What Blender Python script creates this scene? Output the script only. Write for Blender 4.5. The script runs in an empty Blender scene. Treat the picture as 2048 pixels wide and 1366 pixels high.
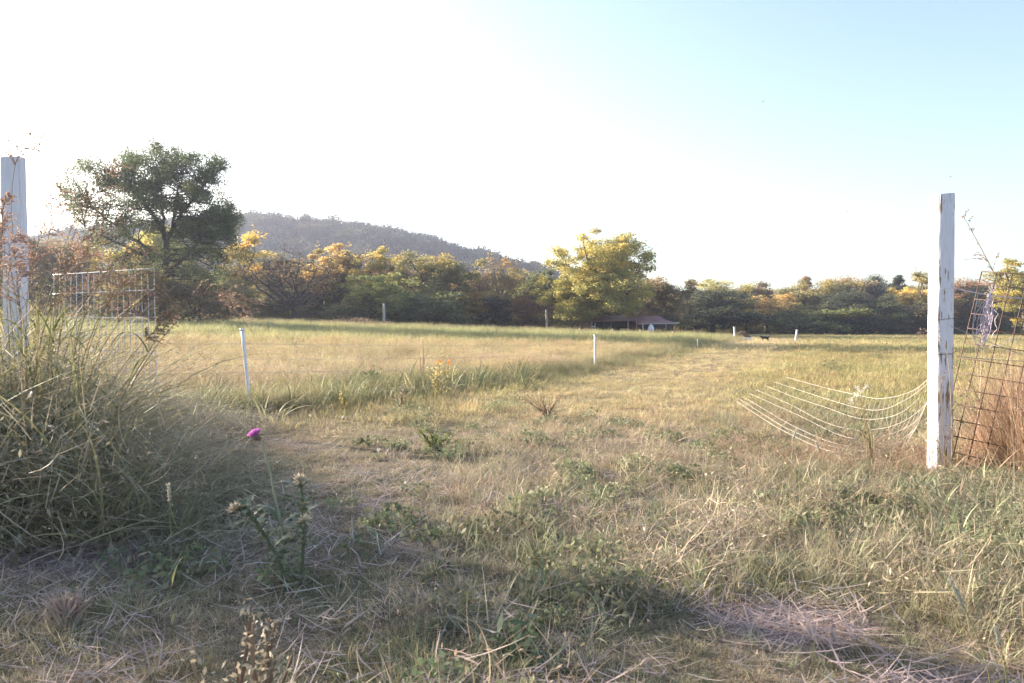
import bpy, bmesh, math, random
import numpy as np
from mathutils import Vector, Matrix

# ------------------------------------------------------------------ camera, sky, sun, exposure
scene = bpy.context.scene
COL = scene.collection
R = math.radians
F = 1479.1                      # focal length in pixels of the 2048 px wide photograph
CAM_Z = 1.1
PITCH = math.atan(28 / F)
cam = bpy.data.cameras.new("camera")
cam.sensor_width = 36.0
cam.lens = 26.0
cam.clip_start = 0.05
cam.clip_end = 6000
cam.dof.use_dof = True
cam.dof.focus_distance = 7.0
cam.dof.aperture_fstop = 6.3
cam_ob = bpy.data.objects.new("camera", cam)
COL.objects.link(cam_ob)
cam_ob.location = (0, 0, CAM_Z)
cam_ob.rotation_euler = (math.pi / 2 - PITCH, 0, 0)
scene.camera = cam_ob

SUN_EL = R(15.5)
SUN_AZ = R(-58)                 # clockwise from +Y (straight ahead); negative = left
sun_dir = Vector((math.sin(SUN_AZ) * math.cos(SUN_EL), math.cos(SUN_AZ) * math.cos(SUN_EL), math.sin(SUN_EL)))
world = bpy.data.worlds.new("World")
scene.world = world
world.use_nodes = True
wn, wl = world.node_tree.nodes, world.node_tree.links
sky = wn.new('ShaderNodeTexSky')
sky.sky_type = 'NISHITA'
sky.sun_disc = False
sky.sun_elevation = SUN_EL
sky.sun_rotation = SUN_AZ
sky.altitude = 0
sky.air_density = 1.0
sky.dust_density = 2.3
sky.ozone_density = 1.7
bg = wn['Background']
bg.inputs['Strength'].default_value = 0.095
wl.new(sky.outputs['Color'], bg.inputs['Color'])

sun = bpy.data.lights.new("sun", 'SUN')
sun.energy = 5.0
sun.angle = R(0.6)
sun.color = (1.0, 0.86, 0.70)
sun_ob = bpy.data.objects.new("sun", sun)
COL.objects.link(sun_ob)
sun_ob.rotation_euler = (-sun_dir).to_track_quat('-Z', 'Y').to_euler()
sun_ob.location = (-40, 20, 40)

scene.view_settings.view_transform = 'Standard'
scene.view_settings.look = 'None'
scene.view_settings.gamma = 1.0
scene.view_settings.exposure = 2.1
scene.render.engine = 'CYCLES'
scene.cycles.max_bounces = 6
scene.cycles.diffuse_bounces = 4
scene.cycles.glossy_bounces = 2
scene.cycles.transmission_bounces = 3
scene.cycles.transparent_max_bounces = 6
scene.cycles.volume_bounces = 0
scene.cycles.use_adaptive_sampling = False
scene.cycles.use_denoising = True
scene.cycles.denoiser = 'OPENIMAGEDENOISE'
scene.cycles.sample_clamp_indirect = 6

rng = np.random.default_rng(7)
random.seed(7)

# ------------------------------------------------------------------ helpers
def smooth(a, b, x):
    t = np.clip((np.asarray(x, float) - a) / (b - a), 0, 1)
    return t * t * (3 - 2 * t)

def _hash(i, j, s):
    h = np.sin(i * 127.1 + j * 311.7 + s * 74.7) * 43758.5453
    return h - np.floor(h)

def vnoise(x, y, s=0.0):
    x = np.asarray(x, float); y = np.asarray(y, float)
    i = np.floor(x); j = np.floor(y)
    u = x - i; v = y - j
    u = u * u * (3 - 2 * u); v = v * v * (3 - 2 * v)
    return ((_hash(i, j, s) * (1 - u) + _hash(i + 1, j, s) * u) * (1 - v)
            + (_hash(i, j + 1, s) * (1 - u) + _hash(i + 1, j + 1, s) * u) * v)

def fbm(x, y, s=0.0, o=3):
    t = 0; a = 0.5; f = 1.0; n = 0
    for k in range(o):
        t = t + a * vnoise(x * f, y * f, s + k * 3.1); n += a
        a *= 0.5; f *= 2.03
    return t / n

def gz(x, y):
    """height of the ground"""
    x = np.asarray(x, float); y = np.asarray(y, float)
    A = np.interp(x, [-60, -22, 4, 24, 60], [1.9, 1.65, 0.75, 0.02, -0.1])
    z = A * smooth(10, 72, y)
    z = z + 0.05 * (fbm(x * 0.9, y * 0.9, 5.0) - 0.5) * smooth(40, 5, y)
    z = z + 0.25 * (fbm(x * 0.06, y * 0.06, 9.0) - 0.5) * smooth(12, 50, y)
    # low banks beside the gateway
    z = z + 0.02 * smooth(1.6, 3.4, x) * smooth(7.5, 4.0, y) + 0.10 * smooth(-2.4, -4.0, x) * smooth(9.0, 6.0, y)
    return z

def P(px, py, d):
    """the point that photograph pixel (px, py) shows at depth d (metres along +Y)"""
    u = (px - 1024) / F; v = (683 - py) / F
    dy = math.cos(PITCH) + v * math.sin(PITCH)
    dz = -math.sin(PITCH) + v * math.cos(PITCH)
    return Vector((u / dy * d, d, CAM_Z + dz / dy * d))

def hit(px, py):
    """where the ray of a pixel meets the ground"""
    lo = 1.0
    d = lo
    while d < 140:
        p = P(px, py, d)
        if p.z <= float(gz(p.x, p.y)):
            break
        d *= 1.01
    p = P(px, py, d)
    return Vector((p.x, p.y, float(gz(p.x, p.y))))

def ground(x, y):
    return Vector((x, y, float(gz(x, y))))

def mesh_np(name, V, faces, mats, rnd=None, smooth_shade=False, cols=None, matidx=None):
    V = np.asarray(V, np.float32)
    me = bpy.data.meshes.new(name)
    me.vertices.add(len(V))
    me.vertices.foreach_set('co', V.ravel())
    fs = [np.asarray(f, np.int32) for f in faces if len(f)]
    nl = sum(f.size for f in fs); nf = sum(len(f) for f in fs)
    me.loops.add(nl); me.polygons.add(nf)
    me.loops.foreach_set('vertex_index', np.concatenate([f.ravel() for f in fs]))
    tot = np.concatenate([np.full(len(f), f.shape[1], np.int32) for f in fs])
    start = np.concatenate([[0], np.cumsum(tot)[:-1]]).astype(np.int32)
    me.polygons.foreach_set('loop_start', start)
    try:
        me.polygons.foreach_set('loop_total', tot)
    except Exception:
        pass
    if smooth_shade:
        me.polygons.foreach_set('use_smooth', np.ones(nf, bool))
    for m in (mats if isinstance(mats, (list, tuple)) else [mats]):
        me.materials.append(m)
    if matidx is not None:
        me.polygons.foreach_set('material_index', np.asarray(matidx, np.int32))
    if rnd is not None:
        a = me.attributes.new('rnd', 'FLOAT', 'POINT')
        a.data.foreach_set('value', np.asarray(rnd, np.float32))
    if cols is not None:
        a = me.attributes.new('zone', 'FLOAT_COLOR', 'POINT')
        c = np.ones((len(V), 4), np.float32); c[:, :3] = cols
        a.data.foreach_set('color', c.ravel())
    me.update(calc_edges=True)
    me.validate()
    return me

class Geo:
    """collects pieces, then becomes one mesh object"""
    def __init__(self):
        self.V = []; self.Q = []; self.T = []; self.r = []; self.n = 0
    def add(self, V, Q=None, T=None, rnd=None):
        V = np.asarray(V, float).reshape(-1, 3)
        if Q is not None and len(Q): self.Q.append(np.asarray(Q, int).reshape(-1, 4) + self.n)
        if T is not None and len(T): self.T.append(np.asarray(T, int).reshape(-1, 3) + self.n)
        self.V.append(V)
        self.r.append(np.broadcast_to(np.asarray(0.5 if rnd is None else rnd, float), (len(V),)))
        self.n += len(V)
        return self
    def mesh(self, name, mat, smooth_shade=False):
        V = np.concatenate(self.V)
        fs = []
        if self.Q: fs.append(np.concatenate(self.Q))
        if self.T: fs.append(np.concatenate(self.T))
        return mesh_np(name, V, fs, mat, np.concatenate(self.r), smooth_shade)
    def build(self, name, mat, parent=None, smooth_shade=False):
        return link(name, self.mesh(name, mat, smooth_shade), parent)
    # shapes -----------------------------------------------------------
    def tube(self, pts, rad, sides=6, rnd=None):
        pts = np.asarray([tuple(p) for p in pts], float)
        n = len(pts)
        rad = np.broadcast_to(np.asarray(rad, float), (n,))
        t = np.gradient(pts, axis=0)
        t /= np.linalg.norm(t, axis=1)[:, None] + 1e-9
        ref = np.array([0, 0, 1.0]) if abs(t[0, 2]) < 0.9 else np.array([1.0, 0, 0])
        a = np.cross(t, ref); a /= np.linalg.norm(a, axis=1)[:, None] + 1e-9
        for i in range(1, n):
            if np.dot(a[i], a[i - 1]) < 0: a[i] = -a[i]
        b = np.cross(t, a)
        ang = np.linspace(0, 2 * np.pi, sides, endpoint=False)
        ring = np.cos(ang)[None, :, None] * a[:, None] + np.sin(ang)[None, :, None] * b[:, None]
        V = (pts[:, None] + ring * rad[:, None, None]).reshape(-1, 3)
        k = np.arange(sides); k2 = (k + 1) % sides
        Q = []
        for i in range(n - 1):
            Q.append(np.stack([i * sides + k, i * sides + k2, (i + 1) * sides + k2, (i + 1) * sides + k], 1))
        Q = np.concatenate(Q)
        V = np.concatenate([V, pts[:1], pts[-1:]])
        c0, c1 = n * sides, n * sides + 1
        T = np.concatenate([np.stack([np.full(sides, c0), k2, k], 1),
                            np.stack([np.full(sides, c1), (n - 1) * sides + k, (n - 1) * sides + k2], 1)])
        return self.add(V, Q, T, rnd)
    def box(self, lo, hi, M=None, rnd=None):
        x0, y0, z0 = lo; x1, y1, z1 = hi
        V = np.array([[x0, y0, z0], [x1, y0, z0], [x1, y1, z0], [x0, y1, z0], [x0, y0, z1], [x1, y0, z1], [x1, y1, z1], [x0, y1, z1]], float)
        if M is not None:
            V = np.array([tuple(M @ Vector(v)) for v in V])
        Q = [[0, 3, 2, 1], [4, 5, 6, 7], [0, 1, 5, 4], [1, 2, 6, 5], [2, 3, 7, 6], [3, 0, 4, 7]]
        return self.add(V, Q, rnd=rnd)
    def blades(self, base, az, length, lean, curve, width, seg=4, rg=None, rnd=None, tipw=0.08, twist=0.6):
        """many grass blades at once: curved tapering strips"""
        rg = rg or rng
        n = len(base)
        base = np.asarray(base, float)
        t = np.linspace(0, 1, seg + 1)
        th = lean[:, None] + curve[:, None] * t[None]
        ds = length[:, None] / seg
        hx = np.concatenate([np.zeros((n, 1)), np.cumsum(np.sin((th[:, 1:] + th[:, :-1]) / 2) * ds, 1)], 1)
        hz = np.concatenate([np.zeros((n, 1)), np.cumsum(np.cos((th[:, 1:] + th[:, :-1]) / 2) * ds, 1)], 1)
        dirx, diry = np.cos(az)[:, None], np.sin(az)[:, None]
        C = np.stack([base[:, None, 0] + hx * dirx, base[:, None, 1] + hx * diry, base[:, None, 2] + hz], 2)
        tw = az + np.pi / 2 + rg.uniform(-twist, twist, n)
        S = np.stack([np.cos(tw), np.sin(tw), rg.uniform(-0.3, 0.3, n)], 1)
        prof = np.where(t < 0.3, 0.7 + t, 1.0 - (t - 0.3) / 0.7 * (1 - tipw))
        w = width[:, None] * prof[None] * 0.5
        L = C - S[:, None] * w[..., None]; Rr = C + S[:, None] * w[..., None]
        V = np.stack([L, Rr], 2).reshape(-1, 3)
        b = (np.arange(n) * (seg + 1) * 2)[:, None]
        k = np.arange(seg)[None] * 2
        Q = np.stack([b + k, b + k + 1, b + k + 3, b + k + 2], 2).reshape(-1, 4)
        if rnd is None: rnd = rg.random(n)
        return self.add(V, Q, rnd=np.repeat(rnd, (seg + 1) * 2)), C
    def leaves(self, pos, size, rg=None, rnd=None, aspect=0.55, up=None):
        """many small rhombic leaves, random orientation"""
        rg = rg or rng
        n = len(pos)
        d = rg.normal(size=(n, 3))
        if up is not None: d[:, 2] = d[:, 2] * 0.6 + up
        d /= np.linalg.norm(d, axis=1)[:, None]
        e = np.cross(d, rg.normal(size=(n, 3))); e /= np.linalg.norm(e, axis=1)[:, None]
        s = (np.broadcast_to(size, (n,)) * rg.uniform(0.65, 1.35, n))[:, None]
        p = np.asarray(pos, float)
        V = np.stack([p - d * s * 0.5, p + e * s * aspect * 0.5, p + d * s * 0.5, p - e * s * aspect * 0.5], 1).reshape(-1, 3)
        Q = np.arange(n * 4).reshape(-1, 4)
        if rnd is None: rnd = rg.random(n)
        return self.add(V, Q, rnd=np.repeat(rnd, 4))

def link(name, me, parent=None):
    o = bpy.data.objects.new(name, me)
    COL.objects.link(o)
    if parent is not None: o.parent = parent
    return o

def tag(o, label=None, cat=None, group=None, kind=None):
    if label: o['label'] = label
    if cat: o['category'] = cat
    if group: o['group'] = group
    if kind: o['kind'] = kind
    return o

def thing(name, loc, label, cat, group=None, rz=0):
    o = bpy.data.objects.new(name, None)
    COL.objects.link(o)
    o.empty_display_size = 0.2
    o.location = loc; o.rotation_euler = (0, 0, rz)
    return tag(o, label, cat, group)

# ------------------------------------------------------------------ materials
def new_mat(name):
    m = bpy.data.materials.new(name); m.use_nodes = True
    nt = m.node_tree
    for n in list(nt.nodes): nt.nodes.remove(n)
    out = nt.nodes.new('ShaderNodeOutputMaterial')
    return m, nt, out

def N(nt, kind, **kw):
    n = nt.nodes.new(kind)
    for k, v in kw.items():
        if k.startswith('_'): setattr(n, k[1:], v)
        else: n.inputs[k].default_value = v
    return n

def mixrgb(nt, fac, a, b, mode='MIX'):
    n = nt.nodes.new('ShaderNodeMix'); n.data_type = 'RGBA'; n.blend_type = mode
    for s, v in ((0, fac), (6, a), (7, b)):
        if hasattr(v, 'links'): nt.links.new(v, n.inputs[s])
        elif s == 0: n.inputs[s].default_value = v
        else: n.inputs[s].default_value = (*v, 1)
    return n.outputs[2]

def ramp(nt, fac, stops):
    n = nt.nodes.new('ShaderNodeValToRGB')
    el = n.color_ramp.elements
    while len(el) < len(stops): el.new(0.5)
    for e, (p, c) in zip(el, stops):
        e.position = p; e.color = (*c, 1) if len(c) == 3 else c
    nt.links.new(fac, n.inputs[0])
    return n.outputs[0]

def leafy(nt, out, color, trans=0.4, rough=0.6, spec=0.25):
    p = N(nt, 'ShaderNodeBsdfPrincipled', Roughness=rough)
    p.inputs['Specular IOR Level'].default_value = spec
    t = nt.nodes.new('ShaderNodeBsdfTranslucent')
    nt.links.new(color, p.inputs['Base Color']); nt.links.new(color, t.inputs['Color'])
    mx = nt.nodes.new('ShaderNodeMixShader'); mx.inputs[0].default_value = trans
    nt.links.new(p.outputs[0], mx.inputs[1]); nt.links.new(t.outputs[0], mx.inputs[2])
    nt.links.new(mx.outputs[0], out.inputs[0])

def mat_grass():
    m, nt, out = new_mat('grass_blades')
    a = N(nt, 'ShaderNodeAttribute', _attribute_type='INSTANCER', _attribute_name='tint')
    b = N(nt, 'ShaderNodeAttribute', _attribute_type='INSTANCER', _attribute_name='tint2')
    r = N(nt, 'ShaderNodeAttribute', _attribute_type='GEOMETRY', _attribute_name='rnd')
    c = mixrgb(nt, r.outputs['Fac'], a.outputs['Color'], b.outputs['Color'])
    leafy(nt, out, c, 0.35)
    return m

def mat_tree_leaf():
    m, nt, out = new_mat('tree_leaves')
    oi = nt.nodes.new('ShaderNodeObjectInfo')
    r = N(nt, 'ShaderNodeAttribute', _attribute_type='GEOMETRY', _attribute_name='rnd')
    v = ramp(nt, r.outputs['Fac'], [(0, (0.62, 0.66, 0.6)), (0.55, (1, 1, 1)), (1, (1.55, 1.25, 0.95))])
    c = mixrgb(nt, 1.0, oi.outputs['Color'], v, 'MULTIPLY')
    leafy(nt, out, c, 0.5, 0.65, 0.15)
    return m

def mat_forest():
    m, nt, out = new_mat('forest_leaves')
    a = N(nt, 'ShaderNodeAttribute', _attribute_type='INSTANCER', _attribute_name='tint')
    r = N(nt, 'ShaderNodeAttribute', _attribute_type='GEOMETRY', _attribute_name='rnd')
    v = ramp(nt, r.outputs['Fac'], [(0, (0.7, 0.72, 0.68)), (1, (1.35, 1.2, 1.0))])
    c = mixrgb(nt, 1.0, a.outputs['Color'], v, 'MULTIPLY')
    leafy(nt, out, c, 0.35, 0.7, 0.1)
    return m

def mat_plant(name, c0, c1, trans=0.3):
    m, nt, out = new_mat(name)
    r = N(nt, 'ShaderNodeAttribute', _attribute_type='GEOMETRY', _attribute_name='rnd')
    c = mixrgb(nt, r.outputs['Fac'], c0, c1)
    leafy(nt, out, c, trans)
    return m

def mat_bark(name, c0, c1):
    m, nt, out = new_mat(name)
    tc = nt.nodes.new('ShaderNodeTexCoord')
    mp = N(nt, 'ShaderNodeMapping'); mp.inputs['Scale'].default_value = (6, 6, 1.2)
    nt.links.new(tc.outputs['Object'], mp.inputs[0])
    n = N(nt, 'ShaderNodeTexNoise', Scale=3.0, Detail=5.0)
    nt.links.new(mp.outputs[0], n.inputs['Vector'])
    c = ramp(nt, n.outputs['Fac'], [(0.3, c0), (0.7, c1)])
    p = N(nt, 'ShaderNodeBsdfPrincipled', Roughness=0.9)
    nt.links.new(c, p.inputs['Base Color'])
    bp = N(nt, 'ShaderNodeBump', Strength=0.6, Distance=0.03)
    nt.links.new(n.outputs['Fac'], bp.inputs['Height']); nt.links.new(bp.outputs[0], p.inputs['Normal'])
    nt.links.new(p.outputs[0], out.inputs[0])
    return m

def mat_simple(name, c, rough=0.6, metal=0.0, var=0.15, scale=8.0):
    m, nt, out = new_mat(name)
    tc = nt.nodes.new('ShaderNodeTexCoord')
    n = N(nt, 'ShaderNodeTexNoise', Scale=scale, Detail=4.0)
    nt.links.new(tc.outputs['Object'], n.inputs['Vector'])
    lo = tuple(x * (1 - var) for x in c); hi = tuple(min(1, x * (1 + var)) for x in c)
    col = ramp(nt, n.outputs['Fac'], [(0.3, lo), (0.7, hi)])
    p = N(nt, 'ShaderNodeBsdfPrincipled', Roughness=rough, Metallic=metal)
    nt.links.new(col, p.inputs['Base Color'])
    nt.links.new(p.outputs[0], out.inputs[0])
    return m

def mat_post(name, wear):
    """white paint flaking off grey-brown timber"""
    m, nt, out = new_mat(name)
    tc = nt.nodes.new('ShaderNodeTexCoord')
    mp = N(nt, 'ShaderNodeMapping'); mp.inputs['Scale'].default_value = (22, 22, 2.2)
    nt.links.new(tc.outputs['Object'], mp.inputs[0])
    grain = N(nt, 'ShaderNodeTexNoise', Scale=2.2, Detail=8.0, Roughness=0.65)
    nt.links.new(mp.outputs[0], grain.inputs['Vector'])
    big = N(nt, 'ShaderNodeTexNoise', Scale=4.0, Detail=3.0)
    nt.links.new(tc.outputs['Object'], big.inputs['Vector'])
    add = N(nt, 'ShaderNodeMath', _operation='MULTIPLY_ADD'); add.inputs[1].default_value = 0.55
    nt.links.new(big.outputs['Fac'], add.inputs[0]); nt.links.new(grain.outputs['Fac'], add.inputs[2])
    # more wear near the foot
    sep = nt.nodes.new('ShaderNodeSeparateXYZ'); nt.links.new(tc.outputs['Object'], sep.inputs[0])
    mr = N(nt, 'ShaderNodeMapRange'); mr.inputs[1].default_value = 0.1; mr.inputs[2].default_value = 1.2
    mr.inputs[3].default_value = 0.085; mr.inputs[4].default_value = 0.0
    nt.links.new(sep.outputs[2], mr.inputs[0])
    ad2 = N(nt, 'ShaderNodeMath', _operation='ADD')
    nt.links.new(add.outputs[0], ad2.inputs[0]); nt.links.new(mr.outputs[0], ad2.inputs[1])
    mask = ramp(nt, ad2.outputs[0], [(wear, (0, 0, 0)), (wear + 0.02, (1, 1, 1))])
    paint = ramp(nt, grain.outputs['Fac'], [(0.25, (0.60, 0.57, 0.63)), (0.6, (0.76, 0.74, 0.80))])
    wood = ramp(nt, grain.outputs['Fac'], [(0.3, (0.14, 0.085, 0.05)), (0.75, (0.34, 0.23, 0.15))])
    c = mixrgb(nt, mask, paint, wood)
    # long drying cracks
    mp2 = N(nt, 'ShaderNodeMapping'); mp2.inputs['Scale'].default_value = (30, 30, 0.7)
    nt.links.new(tc.outputs['Object'], mp2.inputs[0])
    vr = N(nt, 'ShaderNodeTexNoise', Scale=1.6, Detail=2.0)
    nt.links.new(mp2.outputs[0], vr.inputs['Vector'])
    crack = ramp(nt, vr.outputs['Fac'], [(0.68, (0, 0, 0)), (0.71, (1, 1, 1))])
    c2 = mixrgb(nt, crack, c, (0.20, 0.15, 0.13))
    p = N(nt, 'ShaderNodeBsdfPrincipled', Roughness=0.65)
    nt.links.new(c2, p.inputs['Base Color'])
    bp = N(nt, 'ShaderNodeBump', Strength=0.5, Distance=0.004)
    nt.links.new(ad2.outputs[0], bp.inputs['Height']); nt.links.new(bp.outputs[0], p.inputs['Normal'])
    nt.links.new(p.outputs[0], out.inputs[0])
    return m

def mat_ground():
    m, nt, out = new_mat('meadow_soil')
    a = N(nt, 'ShaderNodeAttribute', _attribute_type='GEOMETRY', _attribute_name='zone')
    tc = nt.nodes.new('ShaderNodeTexCoord')
    n1 = N(nt, 'ShaderNodeTexNoise', Scale=9.0, Detail=8.0, Roughness=0.7)
    nt.links.new(tc.outputs['Object'], n1.inputs['Vector'])
    v = ramp(nt, n1.outputs['Fac'], [(0.3, (0.45, 0.42, 0.40)), (0.5, (0.8, 0.8, 0.8)), (0.72, (1.25, 1.2, 1.1))])
    c0 = mixrgb(nt, 1.0, a.outputs['Color'], v, 'MULTIPLY')
    crumb = N(nt, 'ShaderNodeTexVoronoi', Scale=95.0); nt.links.new(tc.outputs['Object'], crumb.inputs['Vector'])
    v2 = ramp(nt, crumb.outputs['Distance'], [(0.05, (1.35, 1.3, 1.25)), (0.45, (0.9, 0.9, 0.9)), (0.75, (0.5, 0.48, 0.46))])
    c = mixrgb(nt, 1.0, c0, v2, 'MULTIPLY')
    p = N(nt, 'ShaderNodeBsdfPrincipled', Roughness=0.95)
    p.inputs['Specular IOR Level'].default_value = 0.1
    nt.links.new(c, p.inputs['Base Color'])
    bp = N(nt, 'ShaderNodeBump', Strength=1.0, Distance=0.05)
    nt.links.new(n1.outputs['Fac'], bp.inputs['Height']); nt.links.new(bp.outputs[0], p.inputs['Normal'])
    nt.links.new(p.outputs[0], out.inputs[0])
    return m

M_GRASS = mat_grass()
M_LEAF = mat_tree_leaf()
M_FOREST = mat_forest()
M_BARK = mat_bark('grey_brown_bark', (0.05, 0.04, 0.032), (0.13, 0.105, 0.085))
M_BARKD = mat_bark('dark_bark', (0.03, 0.024, 0.022), (0.075, 0.06, 0.05))
M_BARKP = mat_bark('pale_bark', (0.13, 0.105, 0.085), (0.27, 0.22, 0.18))
M_POST_R = mat_post('flaking_white_paint', 0.882)
M_POST_L = mat_post('weathered_white_paint', 0.99)
M_GROUND = mat_ground()
M_RUST = mat_simple('rusty_wire', (0.09, 0.055, 0.045), 0.7, 0.3, 0.4, 30)
M_GALV = mat_simple('galvanised_wire', (0.66, 0.64, 0.64), 0.5, 0.2, 0.2, 20)
M_NETD = mat_simple('dark_fine_wire', (0.10, 0.11, 0.13), 0.6, 0.2, 0.2, 20)
M_TWINE = mat_simple('lavender_white_twine', (0.60, 0.52, 0.60), 0.8, 0, 0.2, 40)
M_NET = mat_simple('white_net_cord', (0.44, 0.41, 0.37), 0.7, 0, 0.08, 40)
M_PLASTIC = mat_simple('white_plastic_post', (0.72, 0.72, 0.75), 0.45, 0, 0.06, 12)
M_WOOD = mat_simple('grey_timber', (0.30, 0.25, 0.21), 0.85, 0, 0.3, 14)
M_WOODP = mat_simple('pale_timber', (0.50, 0.44, 0.38), 0.8, 0, 0.2, 14)

# ------------------------------------------------------------------ zones of the meadow
def xfence(y):
    return np.interp(y, [0, 9.0, 9.6, 19.6, 36, 54, 100], [-40, -12, -3.38, 2.2, 9.0, 16.2, 30])

def in_left(x, y):
    return smooth(-0.5, 0.4, xfence(y) - x) * smooth(8.8, 9.8, y)

SOIL = [(-2.15, 3.5, 0.75, 0.30), (1.05, 2.75, 0.40, 0.22), (0.05, 2.15, 0.30, 0.12), (-1.2, 4.55, 0.5, 0.18), (1.5, 2.2, 0.5, 0.2)]
def soil(x, y):
    s = 0
    for cx, cy, rx, ry in SOIL:
        q = ((x - cx) / rx) ** 2 + ((y - cy) / ry) ** 2 + 0.9 * (vnoise(x * 3, y * 3, 2.0) - 0.5)
        s = np.maximum(s, smooth(1.15, 0.55, q))
    return s

def hmod(x, y):
    """how tall the near grass stands: trodden low in the left lane and before the bare patches"""
    left = smooth(-.25, -.75, x) * smooth(9.5, 8, y) * smooth(-3.3, -2.6, x * 3.2 / np.maximum(y, 3.2))
    rt = smooth(1.2, .6, np.hypot((x - 1.0) / .75, (y - 2.45) / .6))
    return (1 - .55 * np.maximum(left * .9, rt)) * (1 - .4 * pathness(x, y)) * .88

def pathness(x, y):
    """the mown lane through the gateway and along the electric fence"""
    c = np.interp(y, [0, 5, 9, 14, 20, 36, 54, 70], [-0.2, 0.1, 1.1, 2.5, 5.1, 11.8, 18.6, 24])
    w = np.interp(y, [0, 6, 12, 36, 60], [2.2, 2.3, 2.2, 2.2, 2.3])
    return smooth(w * 1.5, w * 0.2, np.abs(x - c + 1.2 * (fbm(x * .5, y * .3, 31.0) - .5))) * (.6 + .4 * fbm(x * .8, y * .4, 32.0))

C = lambda *c: np.array(c, float)
def lerp(a, b, t):
    t = np.asarray(t)[..., None]
    return a * (1 - t) + b * t

def zones(x, y):
    x = np.asarray(x, float); y = np.asarray(y, float)
    n1 = smooth(0.3, 0.7, fbm(x * 0.9, y * 0.9, 1.0)); n2 = smooth(0.3, 0.7, fbm(x * 0.22, y * 0.22, 2.0)); n3 = smooth(0.35, 0.65, fbm(x * 2.6, y * 2.6, 3.0))
    one = np.ones(x.shape + (1,))
    near = lerp(C(.45, .36, .24) * one, C(.26, .27, .155) * one, n1)
    near = lerp(near, C(.52, .41, .32) * one, n3 * 0.55)
    past = lerp(C(.48, .39, .22) * one, C(.38, .35, .18) * one, n2)
    past = lerp(past, C(.33, .27, .13) * one, n1 * 0.45)
    past = lerp(past, C(.62, .49, .32) * one, pathness(x, y) * 0.85)
    ng = smooth(5.5, 9.5, y + (fbm(x * 0.5, y * 0.5, 4.0) - 0.5) * 2.5)
    rgt = lerp(near, past, ng)
    yy = y + (fbm(x * 0.12, y * 0.25, 6.0) - 0.5) * 9 + (fbm(x * .8, y * .8, 7.0) - .5) * 5
    pink = lerp(C(.52, .44, .265) * one, C(.46, .36, .27) * one, smooth(.42, .62, fbm(x * .2, y * .5, 8.0)) * smooth(24, 17, y)); tan = C(.50, .39, .23) * one; grn = C(.38, .37, .19) * one; brn = C(.30, .235, .155) * one; edge = C(.24, .235, .12) * one
    lf = lerp(edge, pink, smooth(11.5, 15, yy - np.maximum(0, x + 2) * 0.8))
    lf = lerp(lf, tan, smooth(24, 31, yy))
    lf = lerp(lf, grn, smooth(30, 37, yy))
    lf = lerp(lf, brn, smooth(57, 66, y + 3 * (n2 - .5)))
    lf = lerp(lf, C(.46, .42, .20) * one, n1 * 0.45 * smooth(30, 37, yy)[...])
    lf = lerp(lf, C(.27, .24, .13) * one, n3 * (1 - n1) * .5)
    c = lerp(rgt, lf, in_left(x, y))
    return c

# ground sheet -----------------------------------------------------------
def axis(lo, hi, n, k):
    t = np.linspace(-1, 1, n) if lo < 0 else np.linspace(0, 1, n)
    s = np.sinh(t * k) / np.sinh(k)
    return np.where(s < 0, -s * lo, s * hi)
gx = axis(-640, 640, 300, 6.0)
gy = np.concatenate([np.linspace(-60, -2, 12), 0 + axis(0, 740, 340, 5.2)])
X, Y = np.meshgrid(gx, gy)
Zg = gz(X, Y)
nx, ny = len(gx), len(gy)
i = np.arange(nx - 1)[None]; j = np.arange(ny - 1)[:, None]
Qg = np.stack([j * nx + i, j * nx + i + 1, (j + 1) * nx + i + 1, (j + 1) * nx + i], 2).reshape(-1, 4)
zc = zones(X, Y)
so = soil(X, Y)
zc = lerp(zc * 0.62, np.ones_like(zc) * C(.42, .33, .32), so)
tag(link('meadow_ground', mesh_np('meadow_ground', np.stack([X, Y, Zg], 2).reshape(-1, 3), [Qg], M_GROUND, smooth_shade=True, cols=zc.reshape(-1, 3))),
    'uneven meadow soil running from the gateway to the trees', 'ground', kind='structure')

# ------------------------------------------------------------------ far hill
HILL_D = 470.0
hp = [(-500, 560), (-200, 540), (0, 505), (106, 480), (205, 464), (330, 452), (480, 441), (555, 433), (640, 444), (700, 452), (760, 466), (830, 484), (880, 499), (950, 520), (1010, 535), (1060, 548), (1120, 566), (1220, 592), (1350, 632), (1420, 655)]
hx = [P(a, 600, HILL_D).x for a, b in hp]; hz_ = [P(600, b, HILL_D).z - float(np.interp(a, [560, 900], [11, 4])) for a, b in hp]
def hill_z(x, y):
    top = np.interp(x, hx, hz_)
    prof = smooth(200, HILL_D, y) * smooth(HILL_D + 260, HILL_D, y)
    return np.maximum(0, top) * prof + 5 * (fbm(x * .02, y * .02, 4) - .5) * prof - 1.0
hxs = np.linspace(-560, 200, 120); hys = np.linspace(190, HILL_D + 240, 80)
X, Y = np.meshgrid(hxs, hys)
nx, ny = len(hxs), len(hys)
i = np.arange(nx - 1)[None]; j = np.arange(ny - 1)[:, None]
Qh = np.stack([j * nx + i, j * nx + i + 1, (j + 1) * nx + i + 1, (j + 1) * nx + i], 2).reshape(-1, 4)
M_HILL = mat_simple('leaf_litter', (0.05, 0.045, 0.03), 0.95, 0, 0.3, 0.1)
tag(link('hill', mesh_np('hill', np.stack([X, Y, hill_z(X, Y)], 2).reshape(-1, 3), [Qh], M_HILL, smooth_shade=True)),
    'long rounded hill rising behind the trees on the left', 'hill', kind='structure')

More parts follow.
